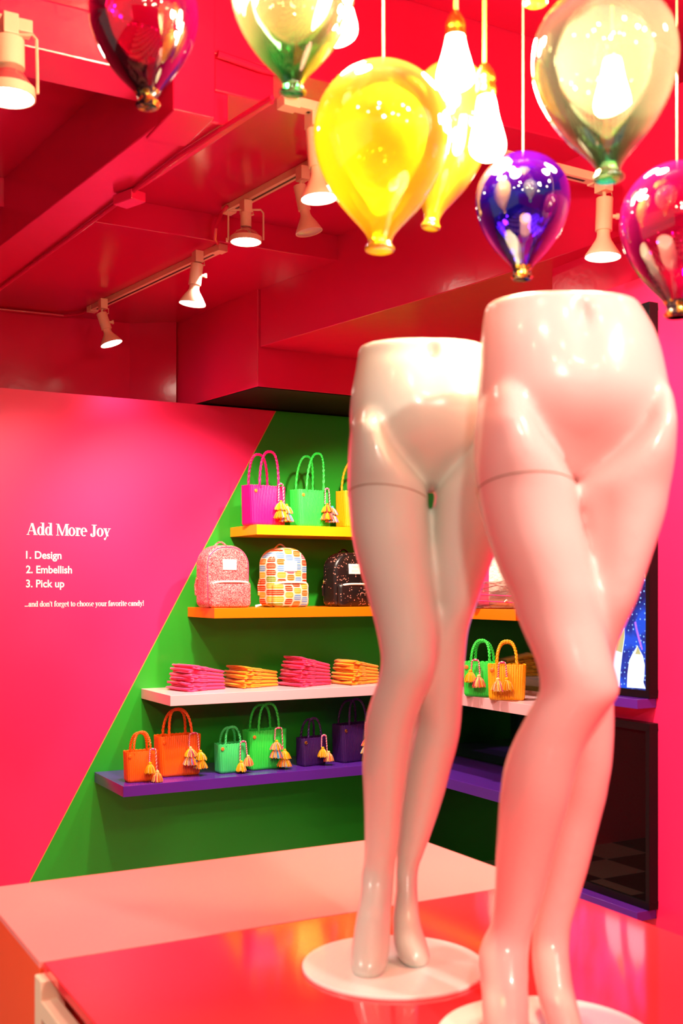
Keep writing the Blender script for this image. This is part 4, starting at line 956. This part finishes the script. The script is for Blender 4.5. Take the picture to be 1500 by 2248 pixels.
g_clear2 = lambda H: glass('clear_deep_green_glass', [(0.0,(0.01,0.30,0.08)),(0.18,(0.04,0.50,0.14)),(0.42,(0.80,0.88,0.66)),(1,(1.0,0.97,0.92))], 0.08, (0.95,0.72,0.45), 0.12, H)
balloon(314,-93,236,238,1.9, g_purple, 'magenta and dark purple glass balloon with gold neck, upper left', neck=M['fleck'], cord_top=zcl, nx=325)
balloon(642,-165,208,272,1.7, g_clear2, 'clear glass balloon with dark green tip, left of the yellow ones', cord_top=zcl, nx=643)
balloon(840,139,553,300,1.8, g_yellow, 'bright yellow glass balloon, the larger in front', cord_top=zc3, nx=834)
balloon(990,133,503,200,2.08, g_yellow, 'yellow glass balloon tilted behind the front one', cord_top=zc3, nx=945)
balloon(1326,-30,397,316,1.6, g_clear, 'largest clear glass balloon with pale green tip, upper right', cord_top=zc3, nx=1337)
balloon(1148,336,614,206,2.0, g_blue, 'small cobalt blue glass balloon', neck=M['fleck'], cord_top=zc3, nx=1146)
balloon(1487,357,697,246,1.85, g_purple, 'magenta glass balloon cut by the right frame edge', neck=M['fleck'], cord_top=zc3)
balloon(1176,-330,9,246,1.7, g_yellow, 'yellow glass balloon of which only the tip shows at the top', cord_top=zc3)

# ------------------------------------------------------------------ filament bulbs
def bulb(x, ysock, ybulb, yend, wpx, d, label, energy=18, tilt=0):
    top = at_d(x, ysock, d); s = d/FPX; bx = at_d(x+tilt, ybulb, d); en = at_d(x+tilt*2, yend, d)
    t = thing('pendant_bulb', label, 'light bulb', bx, 0, 'filament bulbs on cloth cords')
    A = top-bx; L = (en-bx).length; W_ = wpx*s/2; ax = en-bx
    so = MB(); q = A.length
    so.lathe([(0,0.0055),(0.004,0.009),(0.012,0.0135),(0.022,0.0175),(0.030,0.0185),(0.034,0.0165),(0.040,0.0172),(0.046,0.0185),(q*0.93,0.0180),(q,0.0165)], A, (0,0,0), 32)
    so.obj('socket', M['brass'], t, smooth=True)
    gb = MB(); pr = catmull([(0,0.0145),(0.02,0.0155),(0.12,0.018),(0.30,W_*0.66),(0.5,W_*0.84),(0.68,W_*0.98),(0.78,W_),(0.86,W_*0.92),(0.93,W_*0.68),(0.975,W_*0.4),(1.0,0.001)], 3)
    gb.lathe([(a*L, r_) for a, r_ in pr], (0,0,0), ax, 40); gb.obj('glass_envelope', M['bulb'], t, smooth=True, angle=0)
    co = MB(); co.tube([A-Vector((0,0,0.004)), Vector((A.x, A.y, zc3-bx.z))], 0.0034, 8); co.obj('cloth_cord', M['cord'], t, smooth=True)
    lamp('bulb_light', 'POINT', tuple(Vector((0,0,0))-Vector((0,0,L*0.6))+Vector((-0.04,-0.09,0))), energy, color=(1.0,0.72,0.42), size=0.03, parent=t)
bulb(1000, 24, 74, 200, 84, 1.95, 'glowing filament bulb in brass socket, left of the hanging pair')
bulb(1064, 140, 213, 355, 80, 1.95, 'glowing filament bulb in brass socket, lower of the hanging pair', tilt=4)
bulb(735, -95, -45, 98, 100, 1.85, 'glowing filament bulb beside the green-tipped clear balloon', energy=16)
bulb(1345, 70, 130, 262, 82, 1.95, 'glowing filament bulb behind the largest clear balloon', energy=16)

# ------------------------------------------------------------------ ceiling tracks and spots
def track(p0, p1, label):
    mid = (p0+p1)/2; t = thing('lighting_track', label, 'light track', mid, 0, 'cream lighting tracks on the pink ceiling')
    dv = (p1-p0); L = dv.length; a = math.atan2(dv.y, dv.x)
    o = box_obj('track_rail', (-L/2,-0.018,-0.024), (L/2,0.018,0.0), M['track'], t, bevel=0.0015); o.rotation_euler.z = a
    s = box_obj('track_slot', (-L/2+0.05,-0.005,-0.0246), (L/2-0.05,0.005,-0.0205), M['slot'], t); s.rotation_euler.z = a
    for e in (-1, 1):
        c_ = box_obj('end_cap', (e*L/2-0.022,-0.020,-0.028), (e*L/2+0.022,0.020,-0.0004), M['track'], t, bevel=0.002); c_.rotation_euler.z = a
t1a, t1b = at_z(203,672,h1), at_z(484,538,h1)
track(t1a, t1b, 'cream lighting track in the far ceiling bay')
t2a, t2b = at_z(503,452,h0), at_z(688,352,h0)
track(t2a, t2b, 'cream lighting track left of the big yellow balloon')
h3t = 1.18
t3a, t3b = at_z(634,214,h3t), at_z(1312,386,h3t)
track(t3a, t3b, 'long cream lighting track behind the filament bulbs')
t4a, t4b = at_z(-60,24,hH), at_z(46,48,hH)
track(t4a, t4b, 'cream lighting track at the upper left corner')

def spot(label, ad, bt, dc, d, rpx, lit=True, gimbal=False, energy=30, cone_t=0.52, rbody=None, knob=True, swing=0.0):
    """ad: adapter, bt: top of the body, dc: centre of the lamp face (image measures at distance d)"""
    a = at_d(*ad, d); b_ = at_d(*bt, d); c_ = at_d(*dc, d+swing)
    t = thing('track_spotlight', label, 'spotlight', a, 0, 'cream track spotlights')
    B = b_-a; Cc = c_-a; ax = (Cc-B).normalized(); L = (Cc-B).length; r = rpx/FPX*d; s = d/FPX
    box_obj('adapter', (-0.016,-0.022,-0.022), (0.016,0.022,0.022), M['track'], t, bevel=0.002)
    st = MB(); st.tube([(0,0,-0.02), B*0.6, B+ax*0.004], 0.005, 8)
    st.tube([Vector((0.012,0,-0.02)), B*0.4+Vector((0.028,0.0,0)), B*0.8+Vector((0.03,0,-0.004)), B+ax*0.01+Vector((0.008,0,0))], 0.003, 6)
    st.obj('stem', M['track'], t, smooth=True)
    rb = rbody or r*0.46
    body = MB()
    if gimbal:
        body.lathe([(0,0.0),(0.0,rb),(L*0.50,rb),(L*0.50,rb*0.8)], B, Cc, 28); body.obj('lamp_holder', M['track'], t, smooth=True)
        la = MB(); la.lathe([(L*0.47,rb*0.75),(L*0.56,rb*0.85),(L*0.68,r*0.70),(L*0.82,r*0.90),(L*0.92,r*0.95)], B, Cc, 32); la.obj('reflector_lamp', M['clear_lamp'], t, smooth=True)
        rg = MB(); rg.lathe([(L*0.86,r*1.0),(L*1.03,r*1.0),(L*1.03,r*0.93),(L*0.86,r*0.93),(L*0.86,r*1.0)], B, Cc, 40); rg.obj('gimbal_ring', M['track'], t, smooth=True)
        e1 = Vector((CF,-SF,0)); yk = MB(); w_ = r*1.10; up = B-ax*0.012
        for sg in (-1, 1):
            yk.tube([up, up+e1*sg*w_*0.85, up+e1*sg*w_+ax*0.012, B+ax*(L*0.5)+e1*sg*w_, B+ax*(L*0.95)+e1*sg*w_], 0.0035, 6)
        yk.obj('yoke', M['track'], t, smooth=True)
        kn = MB(); kn.lathe([(0,0.008),(0.008,0.008)], B+ax*L*0.95-e1*w_, B+ax*L*0.95-e1*(w_+0.1), 12); kn.obj('knob', M['track'], t, smooth=True)
        fz = 1.01
    else:
        body.lathe([(0,0.0),(0,rb),(L*cone_t,rb),(L*cone_t,rb*0.78)], B, Cc, 28); body.obj('lamp_holder', M['track'], t, smooth=True)
        cn = MB(); cn.lathe([(L*(cone_t-0.02),rb*0.76),(L*(cone_t+0.10),rb*0.80),(L*(cone_t+0.16),rb*0.95),(L*(cone_t+0.30),r*0.72),(L*0.97,r*0.98),(L,r),(L,r*0.95),(L*0.97,r*0.93)], B, Cc, 40)
        cn.obj('shade', M['track'], t, smooth=True)
        if knob:
            e1 = Vector((CF,-SF,0)); kn = MB(); kp = B+ax*L*cone_t*0.55
            kn.lathe([(rb*0.9,0.006),(rb+0.010,0.006),(rb+0.010,0.009),(rb+0.018,0.009)], kp, kp+e1, 12); kn.obj('knob', M['track'], t, smooth=True)
        fz = 0.985
    ln = MB(); ln.lathe([(L*fz,r*0.93),(L*fz+r*0.06,r*0.75),(L*fz+r*0.10,r*0.4),(L*fz+r*0.11,0.0)], B, Cc, 40)
    ln.obj('lens', M['lens'] if lit else M['lens_off'], t, smooth=True)
    if lit:
        pp = B+ax*(L*fz+r*0.25)
        lamp('spot_light', 'SPOT', tuple(pp), energy, size=r*0.7, target=tuple(pp+ax+Vector((0,0.1,-0.3))), angle=110, blend=0.8, parent=t)
d1a = (t1a-Vector((0,0,CZ))).dot(Vector((SF,CF,0))); d1b = (t1b-Vector((0,0,CZ))).dot(Vector((SF,CF,0)))
spot('lit cream track spotlight at the far left end of the far track', (226,668), (223,688), (245,755), (h1-0.047)*FPX/(HY-668), 25, energy=8)
spot('lit cream track spotlight at the near end of the far track', (434,565), (433,580), (422,668), (h1-0.047)*FPX/(HY-565), 30, energy=16)
spot('cream gimbal spotlight with clear reflector lamp', (540,455), (540,468), (540,530), (h0-0.047)*FPX/(HY-455), 35, gimbal=True, energy=12, rbody=0.020)
spot('unlit cream track spotlight tilted away near the yellow balloon', (665,382), (658,408), (679,510), (h0-0.047)*FPX/(HY-382), 30, lit=False)
spot('lit cream track spotlight partly behind the yellow balloon', (690,262), (690,285), (701,437), 2.73, 41, energy=6, cone_t=0.55)
spot('lit cream track spotlight below the green-tipped clear balloon', (1326,405), (1328,436), (1324,565), 3.16, 40, energy=7, cone_t=0.55)
spot('lit cream gimbal spotlight cut by the left frame edge', (20,58), (18,88), (20,212), 2.40, 57, gimbal=True, energy=20, rbody=0.034)

# ------------------------------------------------------------------ painted conduits on the ceiling
def conduit(pts, r, label):
    o = MB(); o.tube(pts, r, 8); m_ = o.obj('conduit', M['pink_gloss'], smooth=True); tag(m_, label, 'conduit', 'pink painted conduits on the ceiling')
conduit([at_z(598,214,hG-0.01), at_z(520,262,hG-0.01), at_z(395,342,hG-0.01), at_z(285,425,hG-0.01), at_z(150,525,hG-0.01), at_z(0,634,hG-0.01)], 0.007, 'long pink painted conduit running along the ceiling beam')
conduit([at_z(500,452,h0-0.012), at_z(486,468,h0-0.03), at_z(474,500,h1+0.01), at_z(472,524,h1-0.012), at_z(478,534,h1-0.012)], 0.007, 'short curved pink conduit between two lighting tracks')
conduit([at_z(205,674,h1-0.01), at_z(180,688,h1-0.01), at_z(140,693,h1-0.01), at_z(0,679,h1-0.01)], 0.007, 'pink conduit along the top of the upper left wall')
conduit([at_Y(478,118,YJ-0.01), at_Y(575,152,YJ-0.01), at_Y(640,168,YJ-0.01)], 0.009, 'pink conduit along the bottom of the cross beam')
for (x, y, h, w, lbl) in ((284,424,hG-0.002,0.045,'pink junction box on the long ceiling beam'), (565,170,hJ-0.002,0.035,'pink junction box below the cross beam')):
    q = at_z(x, y, h); o = box_obj('junction_box', (-w,-w*0.6,-0.03), (w,w*0.6,0), M['pink_gloss'], bevel=0.003); o.location = q; o.rotation_euler.z = R(-70) if h < hJ-0.1 else 0; o.location.z -= 0.002
    tag(o, lbl, 'junction box')
